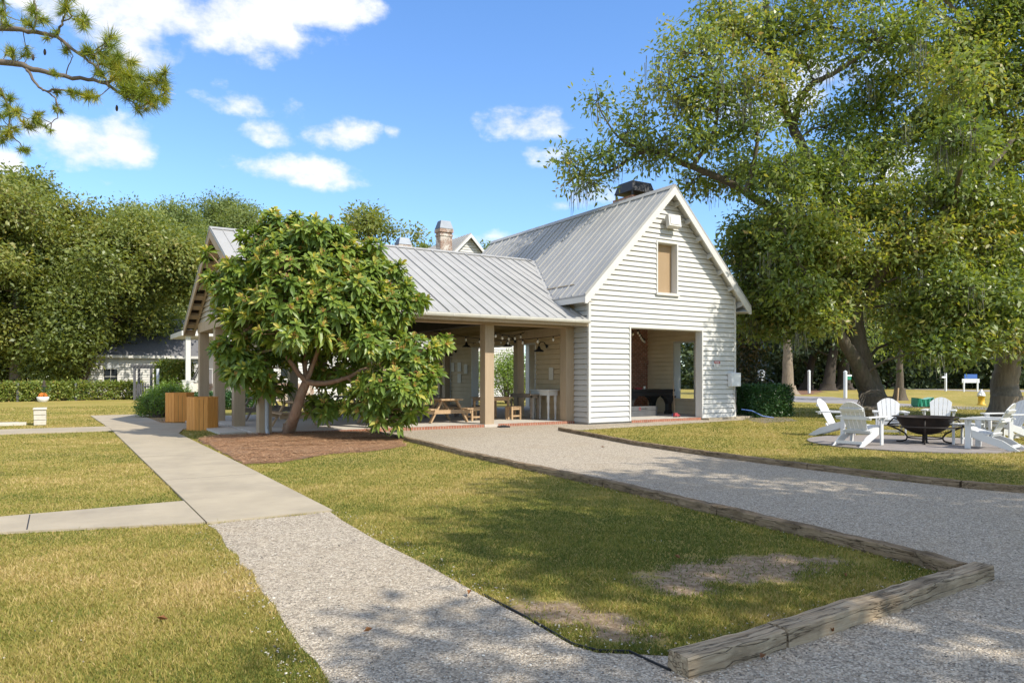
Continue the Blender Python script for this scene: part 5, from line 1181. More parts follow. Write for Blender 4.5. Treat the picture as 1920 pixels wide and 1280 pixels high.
leafy('shrub', 'yellow green shrub glimpsed at the left end of the wide side opening', 'shrub', (*at(892, 46), 0), [((*at(890, 46), 1.3), (.9,.9,1.2)), ((*at(893, 46), 2.3), (.8,.8,.8))], M['bushleaf'], .17, .32, 11, .2, 110, 97)
# garden hedge with rail, left
HP = [G(-260, 756), G(0, 753), G(110, 751), G(160, 750), G(262, 748)]
for i, (a, c_, l) in enumerate((((-260, 757), (38, 752.5), 'section beyond the flower pot, leaving the picture at the left'), ((42, 752.5), (138, 750.5), 'middle section behind the white flower pot'), ((143, 750.3), (266, 748), 'section ending at the grey garden gate'))):
    hedge_box('garden_hedge', f'yellow green clipped garden hedge, {l}', 'hedge', G(*a), G(*c_), 1.16, .8, M['hedgeleaf'], .155, 100+i, int(math.dist(G(*a), G(*c_))*190), 8, 'garden hedge sections at the left')
c = thing('garden_fence', 'low grey wooden fence whose top rail runs along the garden hedge', 'fence', (*G(142, 750.2), 0))
b = MB(); A = [Vector((*G(u, v), 0)) for u, v in ((-260, 756), (0, 752.5), (262, 747.6))]
for p, q in zip(A, A[1:]): b.bar(p+Vector((0,-.5,1.22)), q+Vector((0,-.5,1.22)), .10, .05)
b.build('top_rail', M['greywood'], c)
b = MB()
for p, q in zip(A, A[1:]): b.bar(p+Vector((0,-.52,.06)), q+Vector((0,-.52,.06)), .06, .14)
b.build('base_board', M['greywood'], c)
for u, v in ((-200, 755.5), (-90, 754), (34, 752.4), (142, 750.2)):
    x, y = G(u, v); b = MB(); b.box(x-.07, x+.07, y-.64, y-.50, 0, 1.2); b.build('post', M['greywood'], c)
# arbor with gate
c = thing('garden_arbor', 'dark grey wooden arbor over the garden gate', 'arbor', (*at(272, 51), 0)); cx_, cy_ = at(272, 51)
ax = Vector((math.cos(-YAW), math.sin(-YAW), 0)); ay = Vector((YS, YC, 0)); o_ = Vector((cx_, cy_, 0))
for sx in (-.58, .58):
    for sy in (-.3, .3): b = MB(); p = o_+ax*sx+ay*sy; b.bar(p, p+Vector((0, 0, 2.2)), .13, .13, up=tuple(ay)); b.build('post', M['greywood'], c)
for sy in (-.33, .33): b = MB(); p = o_+ay*sy+Vector((0, 0, 2.28)); b.prism([p-ax*.85+Vector((0,0,.1)), p-ax*.66-Vector((0,0,.09)), p+ax*.66-Vector((0,0,.09)), p+ax*.85+Vector((0,0,.1))], ay*.05); b.build('beam', M['greywood'], c)
for k in range(7): b = MB(); p = o_+ax*(-.72+k*.24)+Vector((0, 0, 2.42)); b.bar(p-ay*.5, p+ay*.5, .05, .10); b.build('slat', M['greywood'], c)
c = thing('garden_gate', 'grey picket gate under the arbor', 'gate', tuple(o_))
for k in range(7): b = MB(); p = o_+ax*(-.46+k*.153)-ay*.2; b.bar(p+Vector((0,0,.06)), p+Vector((0, 0, 1.15+.08*math.cos((k-3)*.8))), .07, .025, up=tuple(ay)); b.build('picket', M['greywood'], c)
b = MB()
for z in (.25, .95): b.bar(o_-ax*.5-ay*.16+Vector((0,0,z)), o_+ax*.5-ay*.16+Vector((0,0,z)), .04, .08)
b.build('rail', M['greywood'], c)
c = thing('lamp_post', 'pale blue grey garden post wound with vine right of the arbor', 'post', (*at(296, 47.5), 0)); b = MB(); b.smooth = True; p = Vector((*at(296, 47.5), 0)); b.tube([p, p+Vector((0,0,2.15))], .09, 10); b.build('shaft', M['plum'], c); b = MB(); b.lathe([(.22, 0), (.20, .1), (.12, .3), (.10, .32)], tuple(p), 12); b.build('base', M['plum'], c)
# flower pot and masonry pier on the left lawn
p = G(81, 752.5); p = (p[0], p[1]-.9)
c = thing('flower_pot', 'white pot with orange flowers before the garden hedge', 'flower pot', (*p, 0)); b = MB(); b.smooth = True; b.lathe([(.22, 0), (.30, .1), (.36, .30), (.33, .33), (.29, .28), (.001, .26)], n=20); b.build('pot', M['pot'], c, local=True)
nr = np.random.default_rng(5); b = MB()
for i in range(160):
    q = nr.normal(size=3); q /= np.linalg.norm(q); q = Vector((q[0]*.24, q[1]*.24, .36+abs(q[2])*.22)); s_ = .035; b.add([q+Vector(o)*s_ for o in ((1,0,0),(-1,0,0),(0,1,0),(0,-1,0),(0,0,1),(0,0,-1))], [(0,2,4),(2,1,4),(1,3,4),(3,0,4),(2,0,5),(1,2,5),(3,1,5),(0,3,5)])
b.build('flowers', M['terracotta'], c, local=True)
crown('leaves', np.array([[p[0]+.02*i, p[1], .45+.06*i] for i in range(8)]), M['boxleaf'], c, .12, .4, 12, .10, 3)
c = thing('urn', 'dark finial post in the hedge above the flower pot', 'post', (p[0]+.05, p[1]+.5, 0)); b = MB(); b.smooth = True; b.lathe([(.06, 0), (.06, .9), (.14, .95), (.16, 1.02), (.06, 1.12), (.10, 1.24), (.03, 1.4), (.001, 1.42)], n=14); b.build('shaft', M['darkbark'], c, local=True)
x, y = G(75, 797); c = thing('masonry_pier', 'pale low block pier standing on the left lawn', 'pier', (x, y, 0))
for k in range(3):
    b = MB(); b.box(-.17-.004*k, .17, -.16, .9, .012+k*.17, .17+k*.17); b.build('block', M['stone'], c, local=True, bevel=.012)
b = MB(); b.box(-.20, .19, -.19, .93, .515, .56); b.build('cap', M['stone'], c, local=True, bevel=.012)
x, y = G(66, 797); b = MB(); b.box(x-7, x-.25, y+.1, y+.34, 0, .10); b.build('low_kerb', M['stone'], label='pale stone kerb running left from the block pier', cat='kerb', bevel=.01)

# ---------------------------------------------------------------- houses
def gable_house_y(t, x0, x1, y0, y1, z1, rise, over=.35, wallm='white', roofm='roof', z0=0, seams=True):      # ridge along y
    cx_ = (x0+x1)/2; sl = rise/((x1-x0)/2); b = MB()
    siding(b, (0, y0), (1, 0), (0, -1), z0, z1+rise, lambda z: (x0 if z < z1 else x0+(z-z1)/sl, x1 if z < z1 else x1-(z-z1)/sl), exp=.2)
    siding(b, (x0, 0), (0, 1), (-1, 0), z0, z1, lambda z: (y0, y1), exp=.2); siding(b, (x1, 0), (0, 1), (1, 0), z0, z1, lambda z: (y0, y1), exp=.2); siding(b, (0, y1), (1, 0), (0, 1), z0, z1+rise, lambda z: (x0 if z < z1 else x0+(z-z1)/sl, x1 if z < z1 else x1-(z-z1)/sl), exp=.2)
    b.build('wall', M[wallm], t); rz = z1+rise+.1
    b = MB()
    for s in (-1, 1):
        e = cx_+s*((x1-x0)/2+over); ez = rz-sl*((x1-x0)/2+over)
        b.prism([(e, y0-over, ez), (cx_, y0-over, rz), (cx_, y1+over, rz), (e, y1+over, ez)], (0, 0, .08))
        y = y0-over+.1
        while y < y1+over and seams: b.bar((e, y, ez+.10), (cx_, y, rz+.10), .03, .05); y += .5
    b.build('roof', M[roofm], t); b = MB()
    for s in (-1, 1):
        e = cx_+s*((x1-x0)/2+over); ez = rz-sl*((x1-x0)/2+over)
        b.prism([(e, y0-over-.06, ez+.02), (cx_, y0-over-.06, rz+.02), (cx_, y0-over-.06, rz-.26), (e, y0-over-.06, ez-.22)], (0, .055, 0)); cut(b)
    build_parts(b, 'rake_board', M['trim'], t)
def gable_house_x(t, x0, x1, y0, y1, z1, rise, over=.4, wallm='white', roofm='shingle', z0=0, holes=()):             # ridge along x
    cy_ = (y0+y1)/2; sl = rise/((y1-y0)/2); b = MB()
    sp_ = lambda z: (y0 if z < z1 else y0+(z-z1)/sl, y1 if z < z1 else y1-(z-z1)/sl)
    siding(b, (x0, 0), (0, 1), (-1, 0), z0, z1+rise, sp_, exp=.2); siding(b, (x1, 0), (0, 1), (1, 0), z0, z1+rise, sp_, exp=.2)
    siding(b, (0, y0), (1, 0), (0, -1), z0, z1, lambda z: (x0, x1), holes, exp=.2); siding(b, (0, y1), (1, 0), (0, 1), z0, z1, lambda z: (x0, x1), exp=.2); b.build('wall', M[wallm], t)
    rz = z1+rise+.1; b = MB()
    for s in (-1, 1):
        e = cy_+s*((y1-y0)/2+over); ez = rz-sl*((y1-y0)/2+over); b.prism([(x0-over, e, ez), (x0-over, cy_, rz), (x1+over, cy_, rz), (x1+over, e, ez)], (0, 0, .08))
    b.build('roof', M[roofm], t)
    e = y0-over; ez = rz-sl*((y1-y0)/2+over); b = MB(); b.box(x0-over, x1+over, e-.04, e, ez-.16, ez+.06); b.build('fascia', M['trim'], t)
def window(t, x, y, z, w, h, glass='glass', ny=-1):
    b = MB(); b.box(x-w/2-.08, x+w/2+.08, y-.07, y-.045, z-.08, z+h+.08); f = b.build('window', M['trim'], t)
    b = MB(); b.box(x-w/2, x+w/2, y-.078, y-.071, z, z+h/2-.02); b.box(x-w/2, x+w/2, y-.078, y-.071, z+h/2+.02, z+h); cut(b); build_parts(b, 'pane', M[glass], f)
    b = MB(); b.box(x-.012, x+.012, y-.084, y-.079, z, z+h); b.build('muntin', M['trim'], f)
# long low white house behind the hedge
c = thing('garage_house', 'low white clapboard outbuilding with dark shingle roof behind the garden hedge', 'house', (6, 70, 0))
gable_house_x(c, 1.9, 12.2, 67, 74, 3.55, 3.0)
window(c, 3.55, 67, 1.05, .95, 1.2); window(c, 10.6, 67, 1.2, .8, 1.3)
b = MB(); b.box(3.05, 4.1, 66.91, 66.945, 2.3, 3.2); b.build('awning_panel', M['plum'], c)
b = MB(); b.box(6.6, 8.7, 66.90, 66.945, 0, 2.5); d_ = b.build('door', M['door'], c); b = MB(); b.box(7.3, 8.3, 66.87, 66.899, 1.3, 2.3); b.build('pane', M['glass'], d_)
# the white main house behind the pavilion
HY = 50.0
c = thing('main_house', 'white main house behind the pavilion with metal gable, brick chimneys and porch stair', 'house', (18, HY+4, 0))
gable_house_x(c, 11.2, 32, HY, HY+10, 6.6, 2.9, roofm='roof')
p_ = V(882, 438, 57.0); gx = p_.x; gy = p_.y; gable_house_y(c, gx-3.9, gx+3.9, gy+.3, gy+9, p_.z-4.15, 4.0, .4)
def chim(u0, u1, uc, v_top, v_cap, dist, z0):
    a = V(u0, v_top, dist); p = V(uc, v_top, dist); q = V(u1, v_top, dist+.4); capz = V(uc, v_cap, dist).z; w = (q-p).length; x, y = p.x, p.y
    b = MB(); b.box(x, x+w, y, y+w*.8, z0, capz-.25); b.box(x-.05, x+w+.05, y-.05, y+w*.8+.05, capz-.55, capz-.4); b.box(x-.09, x+w+.09, y-.09, y+w*.8+.09, capz-.25, capz); k = b.build('chimney', M['oldbrick'], c)
    b = MB(); e0, e1 = .08, -.10; zt = p.z
    lo = [(x-e0, y-e0), (x+w+e0, y-e0), (x+w+e0, y+w*.8+e0), (x-e0, y+w*.8+e0)]; hi = [(x-e1, y-e1), (x+w+e1, y-e1), (x+w+e1, y+w*.8+e1), (x-e1, y+w*.8+e1)]
    b.add([(X, Y, capz+.03) for X, Y in lo]+[(X, Y, zt) for X, Y in hi], [(3,2,1,0), (4,5,6,7), (0,1,5,4), (1,2,6,5), (2,3,7,6), (3,0,4,7)]); b.build('chimney_cap', M['greycap'], k)
chim(812, 849, 826, 412, 428, 56, 6.0); chim(737, 771, 749, 444, 458, 56, 6.0)
for x in (13.2, 15.4, 18.6, 21.8): window(c, x, HY, 1.5, 1.0, 1.9)
for x in (13.0, 15.6, 18.2, 21.8): window(c, x, HY, 4.5, .95, 1.5)
# its porch and stair, seen between the left posts
for u in (352.5, 410, 436, 462): b = MB(); q = at(u, 46); b.box(q[0]-.14, q[0]+.14, q[1]-.14, q[1]+.14, 0, 4.2); b.build('porch_post', M['trim'], c)
q = at(352, 46); b = MB(); b.box(q[0]-.2, q[0]+8, q[1]-.1, q[1]+4.5, 0, 1.2); b.build('porch_floor', M['oldbrick'], c); b = MB(); b.box(q[0]-.4, q[0]+8.2, q[1]-.4, q[1]+5, 4.2, 4.5); b.build('porch_roof', M['trim'], c)
b = MB(); b.box(q[0]+1.6, q[0]+7.9, q[1]+2.4, q[1]+2.6, 1.21, 4.19); b.build('porch_wall', M['trim'], c)
for u, l in ((346.5, 0), (357.5, 1)): b = MB(); w = at(u, 43); b.box(w[0]-.13, w[0]+.13, w[1]-.13, w[1]+.13, 0, 1.35); b.box(w[0]-.16, w[0]+.16, w[1]-.16, w[1]+.16, 1.35, 1.42); b.build('newel_post', M['trim'], c)
for k in range(6):
    b = MB(); w0 = at(349, 43.1+k*.42); w1 = at(371, 43.9+k*.42); b.bar((w0[0], w0[1], .1+k*.2), (w1[0], w1[1], .1+k*.2), .4, .2); b.build('step', M['stone'], c)
b = MB()
for dz in (.0, .22): b.bar(Vector((*at(358, 43), 1.25-dz)), Vector((*at(374, 46), 2.4-dz)), .05, .05)
b.build('handrail', M['black'], c)
b = MB()
for k in range(12): u = 374+k*8; w = at(u, 46.0); b.bar((w[0], w[1], 1.2), (w[0], w[1], 2.1), .03, .03)
b.bar(Vector((*at(372, 46), 2.12)), Vector((*at(466, 46), 2.12)), .06, .05); b.build('railing', M['trim'], c)

# ---------------------------------------------------------------- things across the road, right
c = thing('birdhouse_post', 'white post with a box on top behind the boxwood hedge', 'birdhouse', (*at(1427, 70), 0)); p = Vector((*at(1427, 70), 0)); b = MB(); b.bar(p, p+Vector((0,0,1.3)), .16, .16, up=(0,1,0)); b.build('post', M['postwhite'], c)
b = MB(); b.box(p.x-.28, p.x+.28, p.y-.2, p.y+.2, 1.3, 2.0); b.prism([(p.x-.34, p.y-.26, 2.0), (p.x+.34, p.y-.26, 2.0), (p.x, p.y-.26, 2.3)], (0, .52, 0)); k = b.build('box', M['postwhite'], c); b = MB(); b.box(p.x-.06, p.x+.06, p.y-.215, p.y-.201, 1.52, 1.58); b.build('opening', M['black'], k)
gp_ = 'white posts along the road'
def road_post(u, v, h, label, extra):
    q = G(u, v); c = thing('road_post', label, 'post', (*q, 0), gp_); b = MB(); b.box(-.10, .10, -.10, .10, 0, h); b.build('post', M['postwhite'], c, local=True, bevel=.015)
    b = MB(); b.add([(-.12,-.12,h),(.12,-.12,h),(.12,.12,h),(-.12,.12,h),(0,0,h+.12)], [(3,2,1,0),(0,1,4),(1,2,4),(2,3,4),(3,0,4)]); b.build('cap', M['postwhite'], c, local=True)
    if extra == 'panel': b = MB(); b.prism([(.10, -.02, .9*h), (.42, .25, .78*h), (.42, .25, .5*h), (.10, -.02, .42*h)], (0, .03, 0)); b.build('panel', M['green'], c, local=True)
    if extra == 'arm': b = MB(); b.box(.101, .75, -.05, .05, h-.34, h-.22); b.build('arm', M['postwhite'], c, local=True); b = MB(); b.box(.18, .72, -.02, .02, h-.60, h-.345); b.build('panel', M['green'], c, local=True)
    if extra == 'left': b = MB(); b.box(-.8, -.101, -.06, .06, h-.50, h-.30); b.build('arm', M['postwhite'], c, local=True)
road_post(1517, 737, 2.2, 'white road post with a small green side panel', 'panel'); road_post(1585, 746, 2.0, 'white road post with an arm and hanging plate left of the big trunk', 'arm'); road_post(1773, 733, 2.0, 'white road post with a short arm to the left, across the lawn', 'left')
x, y = G(1682, 761); b = MB(); b.bar((x, y, 0), (x+.12, y, 1.0), .09, .05, up=(0,1,0)); b.build('stake', M['pine'], label='pale wooden stake leaning in front of the slim trunk', cat='stake')
c = thing('sign_frame', 'white sign frame with blue panel under the branches at the far right', 'sign', (*at(1820, 80), 0)); p = Vector((*at(1820, 80), 0))
for dx in (-.75, .75): b = MB(); b.bar(p+ax*dx, p+ax*dx+Vector((0,0,1.3)), .14, .14, up=tuple(ay)); b.build('leg', M['postwhite'], c)
b = MB(); b.bar(p-ax*.95+Vector((0,0,1.2)), p+ax*.95+Vector((0,0,1.2)), .08, .45); b.build('board', M['postwhite'], c); b = MB(); b.bar(p-ax*.7+Vector((0,0,1.68)), p+ax*.7+Vector((0,0,1.68)), .06, .48); b.build('panel', M['blue'], c)
c = thing('blue_sign', 'small blue sign on a pole beside the right trunk', 'sign', (*at(1882, 70), 0)); p = Vector((*at(1882, 70), 0)); b = MB(); b.bar(p, p+Vector((0,0,1.9)), .07, .07, up=(0,1,0)); b.build('pole', M['postwhite'], c); b = MB(); b.bar(p-ax*.3-ay*.05+Vector((0,0,1.55)), p+ax*.3-ay*.05+Vector((0,0,1.55)), .03, .6); b.build('panel', M['blue'], c)
x, y = G(1840, 759); c = thing('fire_hydrant', 'yellow fire hydrant with a silver top on the far lawn', 'hydrant', (x, y, 0))
b = MB(); b.smooth = True; b.lathe([(.24, 0), (.24, .05), (.17, .07), (.16, .45), (.2, .47), (.2, .5)], n=20); b.build('barrel', M['yellow'], c, local=True)
b = MB(); b.smooth = True; b.lathe([(.2, .5), (.23, .53), (.20, .56), (.18, .68), (.10, .78), (.06, .80), (.06, .9), (.001, .9)], n=20); b.build('bonnet', M['silver'], c, local=True)
for s in (-1, 1): b = MB(); b.smooth = True; b.tube([(s*.15, 0, .58), (s*.30, 0, .58)], .075, 12); b.build('nozzle', M['silver'], c, local=True)
def tarp_box(u, v, label, w=.86, h=.42):
    x, y = G(u, v); c = thing('covered_cart', label, 'cart', (x, y, 0)); b = MB(); nx = 12; rng = random.Random(u)
    P = lambda i, s, z: ax*(-w/2+w*i/nx)+ay*(s*.32+.03*math.sin(i*1.9+z*5))+Vector((0, 0, z))
    vs = []; fs = []
    for s in (-1, 1):
        for i in range(nx+1):
            top = h+.13*abs(i/nx-.45)**1.5*2+rng.uniform(-.01, .01)
            vs += [P(i, s*1.02, .05+(.12*max(0, i/nx-.55))), P(i, s, h*.5), P(i, s*.95, top)]
    n = (nx+1)*3
    for s in (0, 1):
        for i in range(nx):
            for j in range(2): a = s*n+i*3+j; fs.append((a, a+3, a+4, a+1))
    for i in (0, nx):
        a = i*3; fs += [(a, a+1, n+a+1, n+a), (a+1, a+2, n+a+2, n+a+1)]
    b.smooth = False; b.add(vs, fs); b.build('tarp_side', M['green'], c, local=True); b = MB(); vs = [v for k, v in enumerate(vs) if k % 3 == 2]; m_ = nx+1
    b.add([v+Vector((0,0,.004)) for v in vs], [(i, i+1, m_+i+1, m_+i) for i in range(nx)]); b.build('tarp_top', M['greenlid'], c, local=True)
    for s in (-1, 1): b = MB(); q = ax*(s*w*.35)+Vector((0,0,.10)); b.tube([q-ay*.3, q+ay*.3], .10, 12); b.build('wheel', M['black'], c, local=True)
tarp_box(1730, 763, 'cart under a wrinkled green tarp on the lawn behind the chairs'); tarp_box(1921, 762, 'green tarp-covered cart cut by the right picture edge')
# roots, logs and sticks at the foot of the big tree
c = thing('stump_pile', 'heap of split logs and root wood at the foot of the big tree', 'log pile', (*G(1612, 786), 0)); bx_, by_ = G(1612, 786); rng = random.Random(9)
for k in range(11):
    a = rng.uniform(-.5, .5); p = Vector((bx_+rng.uniform(-.6, .7), by_+rng.uniform(-.5, .5), .14+.13*(k//4))); q = p+Vector((math.cos(a-.5), math.sin(a-.5), rng.uniform(-.1, .15)))*rng.uniform(.4, .8); b = MB(); b.smooth = False
    r_ = rng.uniform(.09, .17); b.tube([p, p.lerp(q, .5)+Vector((0,0,.02)), q], [r_, r_*1.08, r_*.92], 9); b.build('log', M['bark'] if k % 3 else M['palebark'], c)
b = MB()
for k in range(3): p = Vector((bx_-.2+k*.15, by_, .5)); b.tube([p, p+Vector((.15, -.1, .45)), p+Vector((.5+.1*k, -.3, .62)), p+Vector((.9, -.45, .42+.1*k))], [.03, .025, .018, .008], 6); cut(b)
build_parts(b, 'stick', M['twig'], c)

# ---------------------------------------------------------------- pine bough at the upper left
def pine_bough():
    d = 9.0; base = V(-420, 330, d+.5); base.z = 0
    t = thing('pine_tree', 'long-needled pine reaching into the upper left corner with cones', 'tree', tuple(base)); rng = random.Random(17)
    b = MB(); b.smooth = True; branch(b, [base, base+Vector((.1, 0, 4)), base+Vector((0, .1, 9))], .26, .16, 12, 6, rng, .01); b.build('trunk', M['bark'], t)
    b = MB(); b.smooth = True; tips = []
    main = [([base+Vector((0,0,4.3)), V(-200, 120, d), V(0, 116, d), V(60, 128, d), V(120, 143, d), V(190, 154, d), V(225, 175, d), V(262, 190, d)], .055, .010),
            ([base+Vector((0,0,5.0)), V(-200, 60, d), V(0, 55, d), V(60, 60, d), V(105, 68, d), V(140, 95, d-.1), V(185, 130, d-.1), V(205, 165, d-.1)], .045, .009),
            ([V(50, 128, d), V(66, 155, d), V(84, 170, d), V(110, 168, d), V(150, 178, d), V(172, 184, d)], .02, .006), ([V(84, 170, d), V(105, 186, d), V(110, 215, d), V(86, 238, d)], .012, .004),
            ([V(105, 68, d), V(118, 40, d), V(125, 10, d), V(130, -20, d)], .018, .006), ([V(118, 40, d), V(150, 30, d), V(165, 40, d)], .010, .004), ([V(-40, 116, d), V(-10, 150, d), V(15, 200, d), V(20, 245, d), V(45, 280, d)], .022, .005), ([V(-60, 160, d), V(-20, 205, d), V(0, 235, d), V(50, 240, d)], .016, .004),
            ([V(140, 95, d-.1), V(165, 100, d), V(185, 90, d), V(205, 78, d)], .014, .005), ([V(190, 154, d), V(230, 150, d), V(280, 150, d), V(312, 148, d)], .014, .004), ([V(225, 175, d), V(262, 200, d), V(300, 182, d)], .011, .004), ([V(200, 160, d), V(215, 130, d), V(225, 105, d)], .012, .004), ([V(185, 130, d-.1), V(180, 100, d-.1), V(200, 90, d-.1)], .010, .004), ([V(60, 60, d), V(70, 20, d), V(60, -10, d)], .014, .005),([V(120, 143, d), V(135, 110, d), V(130, 90, d)], .008, .003),([V(0, 55, d), V(8, 20, d), V(5, 0, d)], .012, .004),([V(20, 200, d), V(40, 225, d), V(60, 222, d)], .009, .003)]
    tufts = [(62,50,.9),(70,22,1.0),(82,40,.8),(118,15,1.1),(128,-5,1.0),(150,35,.9),(163,45,.9),(45,95,.8),(25,100,.8),(10,15,1),(0,45,.9),(165,92,.9),(178,105,1.0),(190,112,1.1),(203,92,1.0),(205,75,1.1),(215,108,1.1),(225,125,1.1),(235,138,1.2),(232,155,1.1),(218,140,1.1),(250,150,1.1),(258,165,1.2),(270,172,1.1),(280,150,1.0),(298,146,1.0),(312,142,.8),(310,165,.8),(300,185,.8),(285,195,.8),(265,202,.8),(240,128,1.1),(190,130,.9),(160,180,.8),(140,175,.7),(172,188,.7),(120,165,.6),(92,142,.5),(70,215,.6),(84,240,.5),(110,205,.5),(20,190,.8),(10,215,.8),(25,240,.8),(48,235,.8),(10,260,.8),(45,282,.6),(30,210,.8),(-5,180,.9),(0,250,.8),(60,222,.7),(128,95,.6),(95,65,.5),(212,122,1.2),(246,176,1.1),(262,182,1.1),(275,187,.9),(228,170,.9)]
    mp_ = []
    for pts, r0, r1 in main: mp_ += branch(b, pts, r0, r1, 7, 5, rng, .012)
    q_ = []
    for (u, v, s) in tufts:
        for _ in range(3):
            p = V(u+rng.uniform(-12, 12), v+rng.uniform(-9, 9), d+rng.uniform(-.25, .25)); o = min(mp_, key=lambda m: (m-p).length); b.tube([o, o.lerp(p, .5)-Vector((0,0,.015)), p], [.006, .005, .004], 4, cap=False); q_.append((p, (p-o).normalized() if (p-o).length > .01 else Vector((0,0,1)), s))
    b.build('limbs', M['twig'], t)
    V_, A_ = [], []
    for (p, ax_, s) in q_:
        c0 = rng.uniform(.1, .9)
        for k in range(80):
            dv = (ax_*.55+Vector((rng.gauss(0, .6), rng.gauss(0, .6), rng.gauss(.15, .6)))).normalized(); L = rng.uniform(.12, .20)*s; sd = dv.cross(Vector((rng.gauss(0,1), rng.gauss(0,1), rng.gauss(0,1)))).normalized()*.0040
            o = p-ax_*rng.uniform(0, .07); V_ += [o-sd, o+sd, o+dv*L-Vector((0,0,.012))]; A_ += [min(1, max(0, c0*.5+rng.random()*.5))]*3
    v = np.array([tuple(x) for x in V_])-np.array(base); np_mesh('needles', v, len(V_)//3, 3, M['needle'], t, None, {'rnd': A_})
    for (u, v) in ((84, 98), (219, 203), (62, 108)):
        c_ = V(u, v, d); b = MB(); b.lathe([(.003, .04), (.012, .028), (.017, .0), (.014, -.024), (.005, -.04)], tuple(c_), 9); b.build('pine_cone', M['darkbark'], t)
pine_bough()

# ---------------------------------------------------------------- grass blades and fallen leaves
def inside(P, poly):
    x, y = P[:, 0], P[:, 1]; r = np.zeros(len(P), bool); n = len(poly)
    for i in range(n):
        x0, y0 = poly[i]; x1, y1 = poly[(i+1) % n]
        if y0 == y1: continue
        c_ = ((y0 > y) != (y1 > y)) & (x < (x1-x0)*(y-y0)/(y1-y0)+x0); r ^= c_
    return r
nr = np.random.default_rng(99); N = 1250000
r_ = (3.2**-.15+(nr.random(N))*(46**-.15-3.2**-.15))**(-1/.15); a_ = YAW+nr.uniform(R(-58), R(58), N)
P = np.stack([r_*np.sin(a_), r_*np.cos(a_)], 1)
ok = ~(inside(P, path_poly) | inside(P, walk1) | inside(P, walk2) | inside(P, walk3) | inside(P, gravel_poly) | inside(P, mulch_poly)) & ~((P[:,0] > 4.2) & (P[:,0] < 22.4) & (P[:,1] > 20)) & (np.hypot(P[:,0]-pc[0], P[:,1]-pc[1]) > pr)
wv = lambda k, a, b: np.sin(P[:,0]*k+a)*np.sin(P[:,1]*k*1.2+b)
wear = np.zeros(N)
for (x0, y0, ca, sa, la, lb) in WEAR: wear = np.maximum(wear, np.exp(-((((P[:,0]-x0)*ca+(P[:,1]-y0)*sa)/la)**2+((-(P[:,0]-x0)*sa+(P[:,1]-y0)*ca)/lb)**2)))
ok &= nr.random(N) > np.clip((wear+.22*wv(5, 0, 1)+.22*wv(11, 2, 0)-.30)*2.6, 0, .93)
P = P[ok]; r_ = r_[ok]; n = len(P)
fz = lambda k, s: np.sin(P[:,0]*k+s)*np.sin(P[:,1]*k*1.13+s*2.1)
pat = .5+.16*fz(.8, 1)+.14*fz(1.9, 2.3)+.10*fz(4.3, .7)+.08*fz(9.1, 3)
h = nr.uniform(.011, .028, n)*(1+r_*.012)*(.7+.7*pat)*np.where(nr.random(n) < .03, 1.9, 1); w = .0022*(1+r_*.16)
an = nr.uniform(0, 6.283, n); d = np.stack([np.cos(an), np.sin(an), np.zeros(n)], 1); ln = nr.normal(size=(n, 3))*.55; ln[:, 2] = 1
B = np.concatenate([P, np.zeros((n, 1))], 1); T = B+ln*h[:, None]
v = np.stack([B-d*w[:, None], B+d*w[:, None], T], 1)
lush = np.exp(-(((P[:,0]-5)/2.3)**2+((P[:,1]-4.5)/2.2)**2))
rnd = np.clip(.38+(pat-.5)*1.3+nr.normal(0, .2, n)-.30*lush+.10*(P[:,0] < 1.5), 0, 1)
o = np_mesh('grass', v, n, 3, M['blade'], None, (0, 0, 0), {'rnd': np.repeat(rnd, 3)}); setp(o, 'short dry green and straw coloured lawn grass', 'grass', None, 'stuff')
# pine straw needles on the bed
nr = np.random.default_rng(77); N = 60000
P = np.stack([nr.uniform(2.6, 8.2, N), nr.uniform(12.8, 20.6, N)], 1); P = P[inside(P, mulch_poly)]; n = len(P); an = nr.uniform(0, 6.283, n); L = nr.uniform(.06, .16, n); d = np.stack([np.cos(an), np.sin(an), nr.uniform(-.15, .25, n)], 1)*L[:, None]; s_ = np.stack([-np.sin(an), np.cos(an), np.zeros(n)], 1)*.0045
z = .025+.06*np.exp(-((P[:,0]-5.1)**2+(P[:,1]-19.2)**2)/4.8); B = np.concatenate([P, (z+nr.uniform(0, .03, n))[:, None]], 1)
STRAW = leaf_mat('straw_needle', [(0,(.18,.09,.05)),(.5,(.46,.25,.125)),(1,(.66,.45,.28))], .1, .7, .2, (1,1,1))
o = np_mesh('pine_straw', np.stack([B-s_, B+s_, B+d], 1), n, 3, STRAW, None, (0,0,0), {'rnd': np.repeat(nr.random(n), 3)}); setp(o, 'rust coloured pine straw scattered under the loquat', 'pine straw', None, 'stuff')
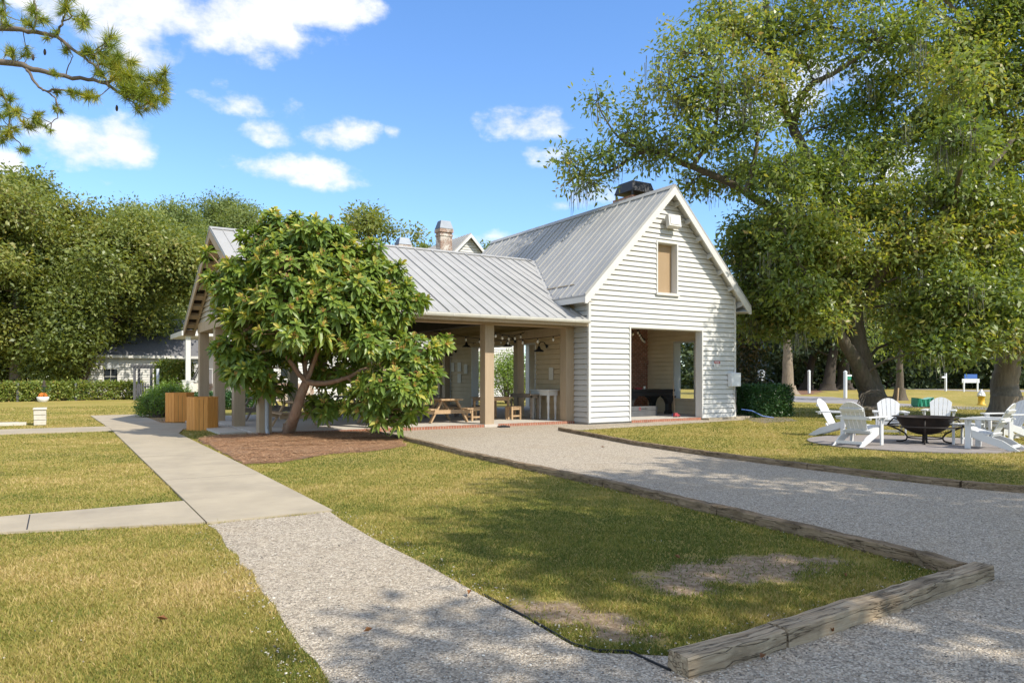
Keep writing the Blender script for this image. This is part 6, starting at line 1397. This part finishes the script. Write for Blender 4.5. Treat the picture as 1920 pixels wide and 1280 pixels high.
# loose stones: on the gravel close by and spilled along the lawn edges
nr = np.random.default_rng(123); N = 60000
r_ = 3.0+9*nr.random(N)**1.6; a_ = YAW+nr.uniform(R(-40), R(40), N); P = np.stack([r_*np.sin(a_), r_*np.cos(a_)], 1)
ing = inside(P, gravel_poly); inp = inside(P, path_poly)|inside(P, walk1)
edge = np.zeros(N, bool)
for dx, dy in ((.22, 0), (-.22, 0), (0, .22), (0, -.22), (.1, .1), (-.1, -.1)): edge |= inside(P+np.array([dx, dy]), gravel_poly)
ok = (ing & (nr.random(N) < .40)) | (~ing & ~inp & edge & (nr.random(N) < .20)) | (~ing & ~inp & (nr.random(N) < .003)); P = P[ok]; n = len(P); on = ing[ok]
oct_ = np.array([[1,0,0],[-1,0,0],[0,1,0],[0,-1,0],[0,0,1],[0,0,-1]], float); tri = np.array([[0,2,4],[2,1,4],[1,3,4],[3,0,4],[2,0,5],[1,2,5],[3,1,5],[0,3,5]])
sz = nr.uniform(.0035, .009, n)*np.where(nr.random(n) < .05, 1.6, 1); rot = np.linalg.qr(nr.normal(size=(n, 3, 3)))[0]; sc3 = nr.uniform(.6, 1.25, (n, 1, 3))
vv = np.einsum('nij,kj->nki', rot, oct_)*sc3*sz[:, None, None]; vv[:, :, 2] *= .7; vv += np.concatenate([P, np.where(on, .008, .016)[:, None]], 1)[:, None, :]
STONE = leaf_mat('loose_stone', [(0,(.12,.11,.095)),(.3,(.32,.29,.24)),(.7,(.50,.455,.38)),(1,(.68,.64,.56))], 0.0, .9, .2, (1,1,1))
o = np_mesh('loose_stones', vv[:, tri].reshape(-1, 3), n*8, 3, STONE, None, (0,0,0), {'rnd': np.repeat(nr.random(n), 24)}); setp(o, 'small loose stones on the gravel and spilled along the lawn edges', 'stones', None, 'stuff')
# fallen leaves one can count
rng = random.Random(31)
LV = [(690,1190,'brown leaf on the gravel path'),(304,1168,'orange leaf on the left front lawn'),(1585,1085,'tan leaf beside the front timber'),(1270,1050,'pale leaf on the bare soil'),(880,1118,'small dark leaf by the plastic edging'),(1560,1190,'brown leaf on the gravel before the front timber'),(1430,1240,'leaf on the gravel near the sawn timber end'),(1130,840,'leaf lying on the gravel drive')]
leafmat2 = mat('fallen_leaf', (.26,.11,.035), (.18,.08,.03), 40, .7)
for (u, v, l) in LV:
    x, y = G(u, v); a = rng.uniform(0, 6.28); b = MB(); L = rng.uniform(.028, .05); e = Vector((math.cos(a), math.sin(a), 0)); s_ = Vector((-e.y, e.x, 0)); p = Vector((x, y, .03)); z = Vector((0,0,.02))
    b.add([p-e*L, p-s_*L*.4+z, p+e*L+z*.4, p+s_*L*.4+z, p+e*L*.1-z*.3], [(0,1,4),(1,2,4),(2,3,4),(3,0,4)]); b.build('fallen_leaf', leafmat2, label=l, cat='leaf', group='fallen leaves')
